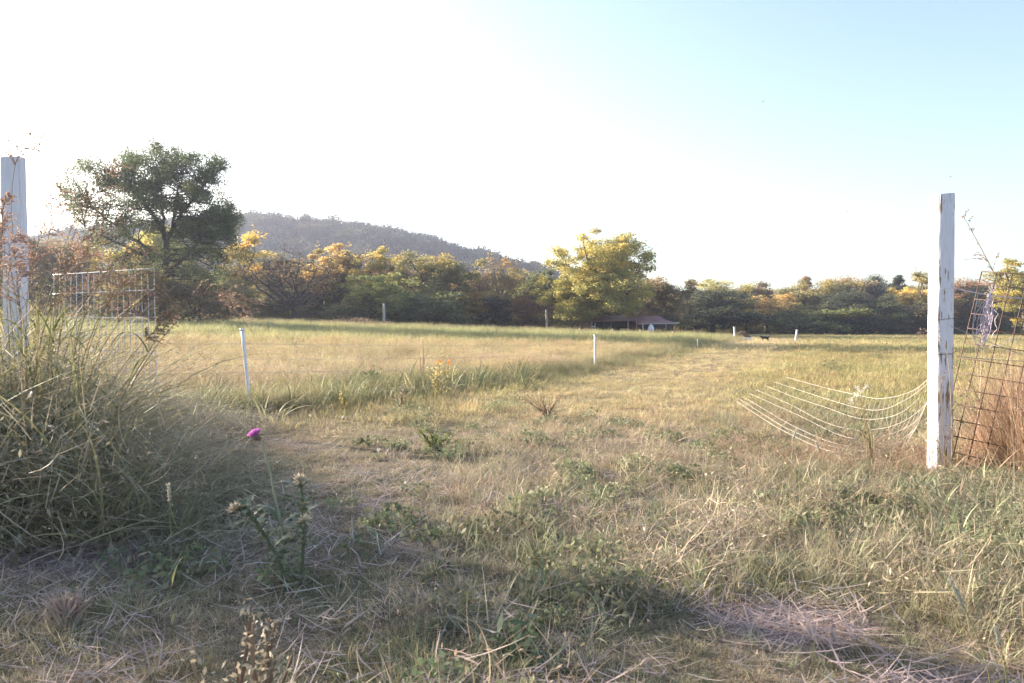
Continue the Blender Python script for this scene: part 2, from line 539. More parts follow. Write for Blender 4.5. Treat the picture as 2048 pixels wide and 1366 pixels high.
# ------------------------------------------------------------------ scatter: one object that instances plain geometry
def scatter(name, meshes, pts, rot, scl, idx, tint, tint2, label, cat):
    n = len(pts)
    me = bpy.data.meshes.new(name)
    me.vertices.add(n)
    me.vertices.foreach_set('co', np.asarray(pts, np.float32).ravel())
    def attr(nm, typ, key, v):
        a = me.attributes.new(nm, typ, 'POINT')
        a.data.foreach_set(key, np.asarray(v).ravel())
    attr('rot', 'FLOAT_VECTOR', 'vector', np.asarray(rot, np.float32))
    attr('scl', 'FLOAT_VECTOR', 'vector', np.asarray(scl, np.float32))
    attr('idx', 'INT', 'value', np.asarray(idx, np.int32))
    for nm, v in (('tint', tint), ('tint2', tint2)):
        c = np.ones((n, 4), np.float32); c[:, :3] = v
        attr(nm, 'FLOAT_COLOR', 'color', c)
    me.update()
    o = link(name, me)
    ng = bpy.data.node_groups.new(name, 'GeometryNodeTree')
    ng.interface.new_socket('Geometry', in_out='INPUT', socket_type='NodeSocketGeometry')
    ng.interface.new_socket('Geometry', in_out='OUTPUT', socket_type='NodeSocketGeometry')
    gi = ng.nodes.new('NodeGroupInput'); go = ng.nodes.new('NodeGroupOutput')
    iop = ng.nodes.new('GeometryNodeInstanceOnPoints')
    jn = ng.nodes.new('GeometryNodeJoinGeometry')
    for src in meshes:
        so_ = bpy.data.objects.new(src.name, src)
        oi = ng.nodes.new('GeometryNodeObjectInfo'); oi.inputs['Object'].default_value = so_
        g2 = ng.nodes.new('GeometryNodeGeometryToInstance')
        ng.links.new(oi.outputs['Geometry'], g2.inputs[0]); ng.links.new(g2.outputs[0], jn.inputs[0])
    def na(nm, typ):
        a = ng.nodes.new('GeometryNodeInputNamedAttribute'); a.data_type = typ
        a.inputs['Name'].default_value = nm
        return [s for s in a.outputs if s.enabled and s.name == 'Attribute'][0]
    e = ng.nodes.new('FunctionNodeEulerToRotation')
    ng.links.new(na('rot', 'FLOAT_VECTOR'), e.inputs[0])
    ng.links.new(gi.outputs[0], iop.inputs['Points'])
    ng.links.new(jn.outputs[0], iop.inputs['Instance'])
    iop.inputs['Pick Instance'].default_value = True
    ng.links.new(na('idx', 'INT'), iop.inputs['Instance Index'])
    ng.links.new(e.outputs[0], iop.inputs['Rotation'])
    ng.links.new(na('scl', 'FLOAT_VECTOR'), iop.inputs['Scale'])
    ng.links.new(iop.outputs[0], go.inputs[0])
    md = o.modifiers.new('scatter', 'NODES'); md.node_group = ng
    return tag(o, label, cat, kind='stuff')

def sample(ymin, ymax, dens, slope=0.86, pad=0.8, xlim=None):
    """random ground points inside the widened view wedge, density(y) per square metre"""
    xs, ys = [], []
    edges = np.geomspace(ymin, ymax, 28)
    for a, b in zip(edges[:-1], edges[1:]):
        hw = slope * b + pad
        n = rng.poisson(dens((a + b) / 2) * 2 * hw * (b - a))
        xs.append(rng.uniform(-hw, hw, n)); ys.append(rng.uniform(a, b, n))
    x, y = np.concatenate(xs), np.concatenate(ys)
    return x, y

def keep(p, x, y):
    m = rng.random(len(x)) < p
    return x[m], y[m]

def rots(n, tilt=0.12):
    return np.stack([rng.normal(0, tilt, n), rng.normal(0, tilt, n), rng.uniform(0, 6.283, n)], 1)

def sc3(s, zs=None):
    s = np.asarray(s); z = s if zs is None else s * zs
    return np.stack([s, s, z], 1)

def jitter(c, a=0.18):
    return np.clip(c * rng.normal(1, a, (len(c), 1)) * rng.normal(1, a * 0.3, (len(c), 3)), 0.01, 0.8)

# ------------------------------------------------------------------ grass pieces
def tuft(seed, n, rad, h, hv, w, lean, curve, seg=4, spread=.8, wv=(.6, 1.3)):
    g = Geo(); rg = np.random.default_rng(seed)
    a = rg.uniform(0, 6.283, n); r = rad * np.sqrt(rg.random(n))
    base = np.stack([r * np.cos(a), r * np.sin(a), np.full(n, -0.01)], 1)
    az = a + rg.normal(0, spread, n)
    L = h * rg.uniform(1 - hv, 1 + hv, n)
    g.blades(base, az, L, np.abs(rg.normal(lean, lean * 0.5, n)), rg.normal(curve, 0.45, n), w * rg.uniform(*wv, n), seg, rg)
    return g

def foxtails(g, seed, n, rad, h, w, head, hw, lean=0.25, curve=0.5):
    """thin stems that end in bristly spindles"""
    rg = np.random.default_rng(seed)
    for k in range(n):
        a = rg.uniform(0, 6.283); r = rad * rg.random()
        L = h * rg.uniform(0.7, 1.2); az = a + rg.normal(0, .6)
        le = abs(rg.normal(lean, .12)); cu = abs(rg.normal(curve, .3))
        t = np.linspace(0, 1, 7); th = le + cu * t
        hx_ = np.concatenate([[0], np.cumsum(np.sin(th[1:]) * L / 6)]); hz2 = np.concatenate([[0], np.cumsum(np.cos(th[1:]) * L / 6)])
        pts = np.stack([r * math.cos(a) + hx_ * math.cos(az), r * math.sin(a) + hx_ * math.sin(az), hz2], 1)
        g.tube(pts, np.linspace(w, w * .6, 7), 3, rnd=rg.uniform(0.5, 1))
        d = pts[-1] - pts[-2]; d /= np.linalg.norm(d)
        hl = head * rg.uniform(.7, 1.2)
        s = np.linspace(0, 1, 6)
        hp_ = pts[-1][None] + d[None] * (s * hl)[:, None] + np.array([math.cos(az), math.sin(az), -.6])[None] * (s ** 2 * hl * .25)[:, None]
        g.tube(hp_, hw * np.array([.35, .9, 1, .9, .6, .15]), 5, rnd=rg.uniform(0.75, 1))
        nb = 26
        q = rg.random(nb); bp = hp_[0][None] + (hp_[-1] - hp_[0])[None] * q[:, None]
        g.leaves(bp + rg.normal(0, hw * .8, (nb, 3)), hw * 2.2, rg, rnd=np.full(nb, .9), aspect=.18)
    return g

def panicles(g, seed, n, rad, h, w, spread, spk, nsp=60, lean=.2, curve=.5):
    """thin stems with an airy seed head"""
    rg = np.random.default_rng(seed)
    for k in range(n):
        a = rg.uniform(0, 6.283); r = rad * rg.random()
        L = h * rg.uniform(.7, 1.2); az = a + rg.normal(0, .7)
        th = abs(rg.normal(lean, .12)) + abs(rg.normal(curve, .3)) * np.linspace(0, 1, 6)
        hx_ = np.concatenate([[0], np.cumsum(np.sin(th[1:]) * L / 5)]); hz2 = np.concatenate([[0], np.cumsum(np.cos(th[1:]) * L / 5)])
        pts = np.stack([r * math.cos(a) + hx_ * math.cos(az), r * math.sin(a) + hx_ * math.sin(az), hz2], 1)
        g.tube(pts, np.linspace(w, w * .5, 6), 3, rnd=rg.uniform(.2, .7))
        q = rg.random(nsp) ** .8
        bp = pts[3][None] * (1 - q[:, None]) + pts[5][None] * q[:, None]
        off = rg.normal(0, 1, (nsp, 3)) * (spread * (1 - q * .75))[:, None]
        g.leaves(bp + off, spk, rg, rnd=rg.uniform(.6, 1, nsp), aspect=.3, up=.6)
    return g

def straw(seed, n, rad, L, w):
    g = Geo(); rg = np.random.default_rng(seed)
    base = np.stack([rg.uniform(-rad, rad, n), rg.uniform(-rad, rad, n), rg.uniform(0.0, 0.03, n)], 1)
    g.blades(base, rg.uniform(0, 6.28, n), L * rg.uniform(.4, 1.3, n), rg.uniform(1.25, 1.6, n), rg.normal(0, .35, n), w * rg.uniform(.6, 1.4, n), 3, rg)
    return g

def leafy_patch(seed, n, rad, h, size, aspect=.7):
    g = Geo(); rg = np.random.default_rng(seed)
    a = rg.uniform(0, 6.28, n); r = rad * np.sqrt(rg.random(n))
    z = h * (1 - .6 * (r / rad) ** 2) * rg.uniform(.3, 1, n)
    pos = np.stack([r * np.cos(a), r * np.sin(a), z], 1)
    d = rg.normal(0, 1, (n, 3)); d[:, 2] *= .35
    g.leaves(pos, size, rg, aspect=aspect)
    b = np.stack([r * np.cos(a) * .6, r * np.sin(a) * .6, np.zeros(n)], 1)[: n // 3]
    g.blades(b, a[: n // 3], z[: n // 3] * 1.1 + .02, np.full(len(b), .2), np.full(len(b), .3), np.full(len(b), .003), 3, rg)
    return g

def cluster(seed, parts):
    g = Geo()
    for V in parts: pass
    return g

SHORT = [tuft(s, 34, .10, .075, .5, .0042, .55, .8).mesh('short_grass_tuft', M_GRASS) for s in range(4)]
FINE = [tuft(10 + s, 40, .07, .16, .45, .0042, .45, 1.0, 5).mesh('fine_grass_tuft', M_GRASS) for s in range(4)]
LODGED = [tuft(20 + s, 38, .11, .27, .55, .0046, .95, .6, 5, 2.5, (.5, 1.5)).mesh('lodged_grass_tuft', M_GRASS) for s in range(4)]
BROAD = [tuft(30 + s, 20, .07, .22, .4, .0095, .5, 1.3, 6).mesh('broad_grass_tuft', M_GRASS) for s in range(4)]
STEMS = [panicles(tuft(40 + s, 10, .05, .18, .4, .003, .3, .9), 140 + s, 4, .05, .36, .0012, .014, .009, 14, .35, .6).mesh('dry_stem_tuft', M_GRASS) for s in range(3)]
FOX = [foxtails(tuft(50 + s, 12, .05, .24, .4, .005, .35, 1.0, 5), 150 + s, 2, .03, .34, .0011, .055, .0045).mesh('foxtail_tuft', M_GRASS) for s in range(3)]
STRAW = [straw(60 + s, 26, .14, .16, .0046).mesh('straw_litter', M_GRASS) for s in range(4)]
CLOVER = [leafy_patch(70 + s, 90, .13, .09, .026).mesh('clover_patch', M_GRASS) for s in range(3)]
PATCH = [tuft(80 + s, 90, .30, .10, .5, .007, .5, .7, 3).mesh('pasture_patch', M_GRASS) for s in range(4)]
FAR = [tuft(90 + s, 90, .75, .13, .5, .016, .5, .6, 2).mesh('far_pasture_patch', M_GRASS) for s in range(3)]
TALL = [tuft(100 + s, 70, .30, .42, .35, .006, .28, .6, 4).mesh('tall_grass_patch', M_GRASS) for s in range(3)]
FLUFF = [panicles(tuft(110 + s, 40, .32, .36, .4, .005, .25, .5, 3), 210 + s, 16, .34, .50, .0018, .05, .022, 30, .2, .4).mesh('fluffy_grass_patch', M_GRASS) for s in range(3)]
FARTALL = [tuft(120 + s, 80, .8, .42, .4, .016, .3, .5, 2).mesh('far_tall_patch', M_GRASS) for s in range(3)]
TALLW = [panicles(tuft(160 + s, 15, .18, .80, .65, .0085, .40, 1.3, 8, 3.0, (.35, 1.9)), 260 + s, 5, .1, 1.0, .0016, .035, .013, 26, .2, .6).mesh('tall_weed', M_GRASS) for s in range(4)]
RUSS = [panicles(tuft(170 + s, 40, .14, .72, .55, .0045, .20, .5, 6, 3.0, (.4, 1.6)), 270 + s, 5, .1, .8, .0014, .03, .012, 22, .1, .3).mesh('russet_tuft', M_GRASS) for s in range(3)]
def tangle(seed, n, rad, top, L, w, nl=40):
    g = Geo(); rg = np.random.default_rng(seed)
    base = np.stack([rg.normal(0, rad, n), rg.normal(0, rad, n), top * rg.random(n) ** 1.4], 1)
    g.blades(base, rg.uniform(0, 6.28, n), L * rg.uniform(.3, 1.5, n), rg.uniform(.3, 1.9, n), rg.normal(.2, .9, n), w * rg.uniform(.4, 1.8, n), 5, rg, twist=1.4)
    pos = np.stack([rg.normal(0, rad, nl), rg.normal(0, rad, nl), top * rg.random(nl)], 1)
    g.leaves(pos, .045, rg, rnd=rg.uniform(.2, 1, nl), aspect=.3)
    return g
TANGLE = [tangle(180 + s, 95, .17, .42, .26, .0046).mesh('weed_tangle', M_GRASS) for s in range(5)]
HIGHT = [tangle(190 + s, 210, .22, 1.0, .34, .0048, 90).mesh('tall_weed_tangle', M_GRASS) for s in range(4)]
WEED = [leafy_patch(130 + s, 240, .22, .30, .040, .24).mesh('leafy_weed', M_GRASS) for s in range(3)]

def put(name, meshes, x, y, s, tint, tint2, label, cat, tilt=.12, zs=None, sink=0.0, ja=.18):
    n = len(x)
    pts = np.stack([x, y, gz(x, y) - sink], 1)
    return scatter(name, meshes, pts, rots(n, tilt), sc3(s, zs), rng.integers(0, len(meshes), n), jitter(tint, ja), jitter(tint2, ja), label, cat)

GREEN = C(.165, .195, .085); GREYG = C(.225, .24, .15); STRAWC = C(.52, .41, .27); TANP = C(.54, .42, .31); REDB = C(.30, .15, .095); BRN = C(.20, .145, .095)

def full(c, n): return np.ones((n, 1)) * c

# near lawn: short base grass
x, y = sample(1.25, 15, lambda d: np.interp(d, [1, 4, 8, 15], [480, 320, 120, 45]))
m = rng.random(len(x)) < (1 - .9 * soil(x, y)) * (1 - .7 * in_left(x, y)); x, y = x[m], y[m]
z = zones(x, y); n = len(x)
gmix = smooth(.45, .7, fbm(x * 1.3, y * 1.3, 11.0))
put('short_grass', SHORT, x, y, rng.uniform(.7, 1.5, n) * hmod(x, y), lerp(z, full(GREEN, n), .4 + .5 * gmix), lerp(z, full(STRAWC, n), .35),
    'short mixed green and straw grass covering the gateway', 'grass')

# fine taller grass and lodged dry grass in the foreground
x, y = sample(1.3, 10, lambda d: np.interp(d, [1, 4, 7, 10], [95, 75, 40, 15]))
cl = smooth(.42, .62, fbm(x * .8, y * .8, 12.0))
lane = smooth(1.1, .5, np.abs(x + 1.6)) * smooth(3.2, 4.2, y) * smooth(9, 8, y)
m = rng.random(len(x)) < (.12 + .88 * cl) * (1 - .92 * soil(x, y)) * (1 - .75 * lane); x, y = x[m], y[m]
n = len(x); dry = .85 * smooth(.42, .66, fbm(x * 1.1, y * 1.1, 13.0))
put('fine_grass', FINE, x, y, rng.uniform(.6, 1.35, n) * hmod(x, y), lerp(full(GREYG, n), full(C(.42, .335, .22), n), dry), lerp(full(C(.34, .32, .19), n), full(TANP, n), dry),
    'fine tangled green and tan grass in foreground clumps', 'grass', .25)
x, y = sample(1.3, 9, lambda d: np.interp(d, [1, 4, 7, 9], [60, 52, 30, 10]))
cl = smooth(.45, .6, fbm(x * .7, y * .7, 14.0))
m = rng.random(len(x)) < (.15 + .85 * cl) * (1 - .8 * soil(x, y)) * smooth(9, 7, y); x, y = x[m], y[m]
n = len(x)
put('lodged_grass', LODGED, x, y, rng.uniform(.6, 1.25, n) * hmod(x, y), full(C(.36, .32, .20), n), full(C(.55, .46, .33), n),
    'flattened dry straw grass lying over the foreground', 'dry grass', .35)
x, y = sample(1.4, 8, lambda d: np.interp(d, [1, 4, 8], [16, 14, 7]))
m = rng.random(len(x)) < smooth(.4, .62, fbm(x * .8 + 7, y * .8, 19.0)) * (1 - .85 * soil(x, y)); x, y = x[m], y[m]; n = len(x)
put('matted_stalks', TANGLE, x, y, rng.uniform(.35, .75, n), full(C(.30, .26, .165), n), full(C(.54, .42, .31), n),
    'matted criss-crossed dead stalks through the foreground grass', 'dead stalks', .5, zs=rng.uniform(.5, .9, n))
# straw litter
x, y = sample(1.25, 8, lambda d: np.interp(d, [1, 4, 8], [120, 80, 20]))
m = rng.random(len(x)) < .2 + .8 * np.maximum(soil(x, y), .5 * smooth(.55, .68, fbm(x, y, 15.0))); x, y = x[m], y[m]
n = len(x)
put('straw_litter', STRAW, x, y, rng.uniform(.6, 1.3, n), full(C(.40, .31, .27), n), full(C(.62, .51, .46), n),
    'loose pale straw lying on bare pinkish patches', 'straw', .15)
# clover and small leaves
x, y = sample(1.3, 9, lambda d: np.interp(d, [1, 4, 9], [30, 18, 4]))
m = rng.random(len(x)) < smooth(.45, .65, fbm(x * .9 + 4, y * .9, 16.0)) * (1 - .7 * soil(x, y)); x, y = x[m], y[m]
n = len(x)
put('clover', CLOVER, x, y, rng.uniform(.6, 1.4, n), full(C(.13, .155, .08), n), full(C(.26, .27, .16), n),
    'low dark clover and small leaves between the grass tufts', 'clover', .2)
# broad green blades: scattered clumps, the bank on the right, clumps beside the lane
x, y = sample(1.4, 9, lambda d: np.interp(d, [1, 4, 9], [40, 34, 16]))
bank = smooth(1.3, 2.6, x) * smooth(5.6, 4.6, y)
cl = smooth(.58, .7, fbm(x * .8 + 9, y * .8, 17.0)) * .6
m = rng.random(len(x)) < np.maximum(bank, cl) * (1 - .85 * soil(x, y)); x, y = x[m], y[m]
n = len(x)
put('broad_grass', BROAD, x, y, rng.uniform(.7, 1.5, n) * hmod(x, y), full(C(.20, .235, .125), n), full(C(.42, .41, .26), n),
    'broad pale green grass blades on the right bank and in clumps', 'grass', .25)
# dry stems and foxtails
x, y = sample(1.35, 10, lambda d: np.interp(d, [1, 4, 10], [26, 22, 10]))
m = rng.random(len(x)) < smooth(.42, .6, fbm(x * .7 + 2, y * .7, 18.0)) * (1 - .8 * soil(x, y)); x, y = x[m], y[m]
n = len(x)
put('dry_stems', STEMS, x, y, rng.uniform(.5, 1.2, n) * hmod(x, y), full(C(.38, .28, .19), n), full(C(.56, .43, .33), n),
    'thin dry seeded stems standing among the foreground grass', 'dry stems', .3)
x, y = sample(1.6, 9, lambda d: np.interp(d, [1, 4, 9], [5, 5, 4]))
m = (1 - soil(x, y)) > .5; x, y = x[m], y[m]; n = len(x)
put('foxtails', FOX, x, y, rng.uniform(.6, 1.1, n) * hmod(x, y), full(C(.17, .19, .09), n), full(C(.50, .38, .27), n),
    'bristly tan foxtail heads dotted over the near grass', 'foxtail grass', .2)

# pasture on the right and along the lane
x, y = sample(8, 32, lambda d: np.interp(d, [8, 14, 32], [26, 20, 9]), pad=2)
m = rng.random(len(x)) < (1 - .9 * in_left(x, y)) * smooth(7.5, 11, y); x, y = x[m], y[m]
n = len(x); z = zones(x, y)
hh = 1 - .6 * pathness(x, y)
put('pasture_grass', PATCH, x, y, rng.uniform(.7, 1.4, n) * hh, z * C(.80, .9, .75), z * C(1.2, 1.12, 1.05),
    'short golden grazed grass between the lane and right-hand post', 'grass')
x, y = sample(28, 125, lambda d: np.interp(d, [28, 60, 125], [3.2, 1.4, .5]), pad=4)
m = rng.random(len(x)) < (1 - .95 * in_left(x, y)); x, y = x[m], y[m]
n = len(x); z = zones(x, y)
put('far_pasture_grass', FAR, x, y, rng.uniform(.7, 1.4, n) * (1 - .35 * pathness(x, y)), z * C(.82, .92, .8), z * C(1.2, 1.12, 1.02),
    'golden short grass reaching back to the right-hand trees', 'grass')

# left field: standing hay
x, y = sample(9.2, 34, lambda d: np.interp(d, [9, 16, 34], [10, 8, 4]), pad=3)
m = rng.random(len(x)) < in_left(x, y); x, y = x[m], y[m]
n = len(x); z = zones(x, y)
pk = smooth(10.5, 13.5, y[...] - np.maximum(0, x + 2) * .8) * smooth(33, 28, y)
a_ = rng.random(n) < pk
ed = smooth(3.2, .6, xfence(y) - x)
hv = .40 + .75 * fbm(x * .35, y * .7, 23.0)
put('fluffy_hay', FLUFF, x[a_], y[a_], rng.uniform(.6, 1.15, a_.sum()) * hv[a_], z[a_] * C(.78, .86, .78), z[a_] * C(1.18, 1.12, 1.08),
    'airy pinkish hay standing behind the electric fence', 'hay grass')
put('standing_grass', TALL, x[~a_], y[~a_], rng.uniform(.55, 1.1, (~a_).sum()) * hv[~a_], z[~a_] * C(.75, .85, .75), z[~a_] * C(1.3, 1.2, 1.2),
    'green standing grass behind and under the electric fence', 'grass')
x, y = sample(31, 95, lambda d: np.interp(d, [31, 60, 95], [2.6, 1.4, .8]), pad=4)
m = rng.random(len(x)) < in_left(x, y); x, y = x[m], y[m]
n = len(x); z = zones(x, y)
put('far_standing_grass', FARTALL, x, y, rng.uniform(.5, 1.1, n) * (.55 + .75 * fbm(x * .3, y * .5, 24.0)), z * C(.82, .9, .8), z * C(1.2, 1.15, 1.05),
    'yellow-green and brown field grass in front of the left trees', 'grass')
x, y = sample(9.5, 48, lambda d: np.interp(d, [9, 16, 30, 48], [3.0, 2.0, .9, .4]), pad=3)
m = rng.random(len(x)) < (.12 + .88 * in_left(x, y)) * smooth(.35, .6, fbm(x * .3, y * .5, 41.0)); x, y = x[m], y[m]; n = len(x)
put('field_stalks', STEMS + FOX, x, y, rng.uniform(1.0, 2.4, n) * (.45 + .55 * in_left(x, y)), full(C(.22, .18, .11), n), full(C(.50, .40, .28), n),
    'scattered brown weed stalks standing above the field grass', 'weed stalks', .25)
x, y = sample(8, 60, lambda d: np.interp(d, [8, 16, 60], [.5, .35, .12]), pad=3)
m = rng.random(len(x)) < (1 - .6 * pathness(x, y)) * smooth(.4, .6, fbm(x * .25, y * .4, 42.0)); x, y = x[m], y[m]; n = len(x)
put('low_field_weeds', WEED + CLOVER, x, y, rng.uniform(.7, 1.9, n), full(C(.14, .16, .08), n), full(C(.30, .31, .17), n),
    'low leafy weed clumps dotted over field and pasture', 'weeds', .2, zs=rng.uniform(.35, .8, n))
# uncut strip under the electric fence, both near corner and along the lane
t = rng.random(1500) ** 1.0
fy = rng.uniform(8.9, 56, 2600); fy = np.concatenate([fy, rng.uniform(9, 20, 900)])
fx = xfence(fy) + rng.normal(-.1, .45, len(fy)) * np.interp(fy, [9, 20, 56], [1.5, 1.0, .9])
m = fx > -9; fx, fy = fx[m], fy[m]; n = len(fx)
put('fence_strip_grass', TALL, fx, fy, rng.uniform(.28, .68, n) * (.6 + .8 * fbm(fx * .6, fy * .6, 51.0)), full(C(.19, .19, .095), n), full(C(.38, .33, .19), n),
    'dark uncut strip of grass along the electric fence', 'grass', .2)
fx = rng.uniform(-6.5, .6, 520); fy = xf = 9.4 + (fx + 3.6).clip(0) * 1.55 + rng.normal(0, .75, 520)
n = len(fx)
put('fence_corner_weeds', BROAD, fx, fy, rng.uniform(1.0, 2.2, n), full(C(.16, .18, .085), n), full(C(.40, .37, .21), n),
    'rank green weeds below the white corner stake', 'weeds', .3)

# tall dry weeds on the left bank
x = rng.uniform(-6.4, -1.3, 4600); y = rng.uniform(3.6, 8.8, 4600)
xe = x * 5.2 / y                                   # taller towards the post, lower towards the lane
m = rng.random(4600) < smooth(-1.8, -2.75, xe + .5 * (fbm(x, y, 21.0) - .5)) * smooth(3.5, 4.4, y + (x + 3.2) * .35); x, y, xe = x[m], y[m], xe[m]; n = len(x)
hgt = np.interp(xe, [-4.6, -3.3, -3.0, -2.7, -2.4, -2.1, -1.6], [1.55, 1.5, 1.2, .75, .42, .24, .14])
low = np.interp(xe, [-4.6, -3.2, -2.8, -2.45, -2.1, -1.6], [.78, .70, .50, .28, .17, .11])
tl_ = rng.random(n) < .07
put('bank_weeds', TALLW, x[tl_], y[tl_], np.clip(rng.uniform(.65, 1.15, n) * hgt, .3, 1.85)[tl_], full(C(.17, .18, .085), n)[tl_], full(C(.38, .32, .19), n)[tl_],
    'tall tangled brown weeds on the left bank by the post', 'weeds', .22)
put('bank_grass', LODGED, x[~tl_], y[~tl_], (rng.uniform(.8, 1.4, n) * np.clip(low * 1.9, .45, 1.0))[~tl_], full(C(.27, .24, .14), n)[~tl_], full(C(.44, .34, .24), n)[~tl_],
    'matted brown grass at the foot of the left bank weeds', 'dry grass', .35)
m = rng.random(n) < .34
put('bank_tangle', HIGHT, x[m], y[m], rng.uniform(.8, 1.1, m.sum()), full(C(.26, .25, .15), n)[m], full(C(.48, .40, .29), n)[m],
    'broken criss-crossed dead stalks matted on the left bank', 'dead stalks', .2, zs=(rng.uniform(.5, 1.15, n) * np.clip(low, .15, .9))[m])
m = rng.random(n) < .10
put('bank_blades', BROAD, x[m], y[m], (rng.uniform(1.2, 2.4, n) * np.clip(hgt * .9, .5, 1.25))[m], full(C(.16, .185, .075), n)[m], full(C(.40, .38, .20), n)[m],
    'arching green blades among the left bank weeds', 'grass', .35)
# reddish weeds before the fallen net and round the right post
x = np.concatenate([rng.uniform(1.7, 4.6, 420), rng.normal(3.3, .28, 90), rng.uniform(3.5, 5.2, 240)])
y = np.concatenate([rng.uniform(5.3, 6.6, 420), rng.normal(5.45, .25, 90), rng.uniform(4.9, 6.0, 240)])
n = len(x)
put('reddish_weeds', STEMS, x, y, rng.uniform(.4, .85, n), full(C(.33, .21, .14), n), full(C(.50, .34, .24), n),
    'fine reddish brown weeds in front of the fallen net', 'weeds', .25)
x = rng.normal(4.0, .32, 330); y = rng.normal(5.3, .22, 330); m = x > 3.55; x, y = x[m], y[m]; n = len(x)
put('russet_grass', RUSS, x, y, rng.uniform(.55, 1.1, n), full(C(.42, .27, .18), n), full(C(.62, .47, .34), n),
    'tall russet dry grass leaning against the right wire panel', 'dry grass', .14)
x = rng.uniform(2.2, 5.0, 420); y = rng.uniform(3.6, 5.2, 420); m = rng.random(420) < smooth(2.2, 3.0, x); x, y = x[m], y[m]; n = len(x)
put('leafy_weeds', WEED, x, y, rng.uniform(.35, .62, n), full(C(.15, .165, .10), n), full(C(.34, .33, .22), n),
    'grey-green leafy weeds heaped below the right post', 'weeds', .2)

# ------------------------------------------------------------------ trees
def tree_mesh(seed, H, W, base=.12, nclump=70, nleaf=9000, leaf=.22, crad=.85, fork=.3, limbs=6, lobes=5, trunk_r=.16, top_twigs=0, D=None, bare=False, conifer=False):
    rg = np.random.default_rng(seed)
    tg, cg = Geo(), Geo()
    # clump centres
    cs = []
    if conifer:
        while len(cs) < nclump:
            t = rg.random() ** .8
            zz = H * (base + (1 - base) * t)
            r = W / 2 * (1 - t) ** .8 * math.sqrt(rg.uniform(.2, 1))
            a = rg.uniform(0, 6.28)
            cs.append((r * math.cos(a), r * math.sin(a), zz - .1 * r))
    else:
        lob = []
        for k in range(lobes):
            a = k / lobes * 6.28 + rg.normal(0, .5)
            rr = W * .5 * rg.uniform(.25, .55)
            lz = H * rg.uniform(base + .12, .80)
            lob.append((rr * math.cos(a), rr * math.sin(a), lz, W * rg.uniform(.20, .32), H * rg.uniform(.16, .26)))
        lob.append((rg.normal(0, W * .05), 0, H * .72, W * .28, H * .27))
        lob.append((0, 0, H * (base + .22), W * .42, H * .22))
        while len(cs) < nclump:
            l = lob[rg.integers(len(lob))]
            d = rg.normal(size=3); d /= np.linalg.norm(d)
            r = rg.random() ** .4
            p = (l[0] + d[0] * l[3] * r, l[1] + d[1] * l[3] * r, l[2] + d[2] * l[4] * r)
            if p[2] > H * base and p[2] < H * .985: cs.append(p)
    cs = np.array(cs)
    # trunk and limbs
    nodes = []
    tz = H * (.93 if conifer else fork)
    tp = [np.array([0, 0, -.3])]
    for k in range(1, 6):
        tp.append(np.array([rg.normal(0, .03) * k * (0.2 if conifer else 1), rg.normal(0, .03) * k * (0.2 if conifer else 1), tz * k / 5]))
    tg.tube(tp, np.linspace(trunk_r * 1.25, trunk_r * (.2 if conifer else .8), 6), 8)
    nodes += [(p, trunk_r * .6) for p in tp[2:]]
    if not conifer:
        far = cs[np.argsort(-(np.linalg.norm(cs[:, :2], axis=1) + cs[:, 2] * .8))]
        ends = []
        for p in far:
            if all(np.linalg.norm(p - e) > W * .22 for e in ends): ends.append(p)
            if len(ends) >= limbs: break
        for e in ends:
            s = tp[-1] * rg.uniform(.75, 1)
            mid = s * .5 + e * .5 + np.array([0, 0, -.06 * H]) + rg.normal(0, .04 * H, 3)
            ts = np.linspace(0, 1, 9)[:, None]
            pts = (1 - ts) ** 2 * s + 2 * ts * (1 - ts) * mid + ts ** 2 * e + rg.normal(0, .012 * H, (9, 3)) * (ts * (1 - ts) * 4)
            rr = np.linspace(trunk_r * .62, .02, 9)
            tg.tube(pts, rr, 6)
            nodes += [(p, r) for p, r in zip(pts, rr)]
    NP = np.array([p for p, r in nodes]); NR = np.array([r for p, r in nodes])
    for c in cs:
        dd = np.linalg.norm(NP - c, axis=1) + np.maximum(0, NP[:, 2] - c[2]) * 1.2
        k = int(np.argmin(dd))
        s = NP[k]
        mid = s * .5 + c * .5 + rg.normal(0, .1 * np.linalg.norm(c - s) + .02, 3)
        ts = np.linspace(0, 1, 5)[:, None]
        pts = (1 - ts) ** 2 * s + 2 * ts * (1 - ts) * mid + ts ** 2 * c
        tg.tube(pts, np.linspace(min(NR[k] * .6, .06), .012, 5), 4)
        if bare:
            for q in range(5):
                e = c + rg.normal(0, 1, 3) * crad * .8 + np.array([0, 0, .25])
                tg.tube([pts[rg.integers(2, 5)], (c + e) / 2 + rg.normal(0, .1, 3), e], [.018, .012, .006], 3)
    # leaves
    per = max(1, nleaf // len(cs))
    for c in cs:
        r = crad * rg.uniform(.55, 1.25)
        k = int(per * rg.uniform(.6, 1.4))
        d = rg.normal(size=(k, 3)); d /= np.linalg.norm(d, axis=1)[:, None]
        p = c + d * (r * rg.random((k, 1)) ** .55) * np.array([1, 1, .72])
        cg.leaves(p, leaf, rg, rnd=np.clip(rg.normal(.5, .18) + rg.normal(0, .16, k), 0, 1))
    for k in range(top_twigs):
        c = cs[rg.integers(len(cs))]
        out = np.array([c[0], c[1], (c[2] - H * .45) * 1.3]); out /= np.linalg.norm(out) + 1e-6
        e = c + out * rg.uniform(.5, 1.3) + np.array([0, 0, .4])
        tg.tube([c, (c + e) / 2 + rg.normal(0, .08, 3), e], [.02, .012, .006], 3)
        q = rg.random((12, 1)); cg.leaves(c * (1 - q) + e * q + rg.normal(0, .12, (12, 3)), leaf * .9, rg)
    return tg, cg

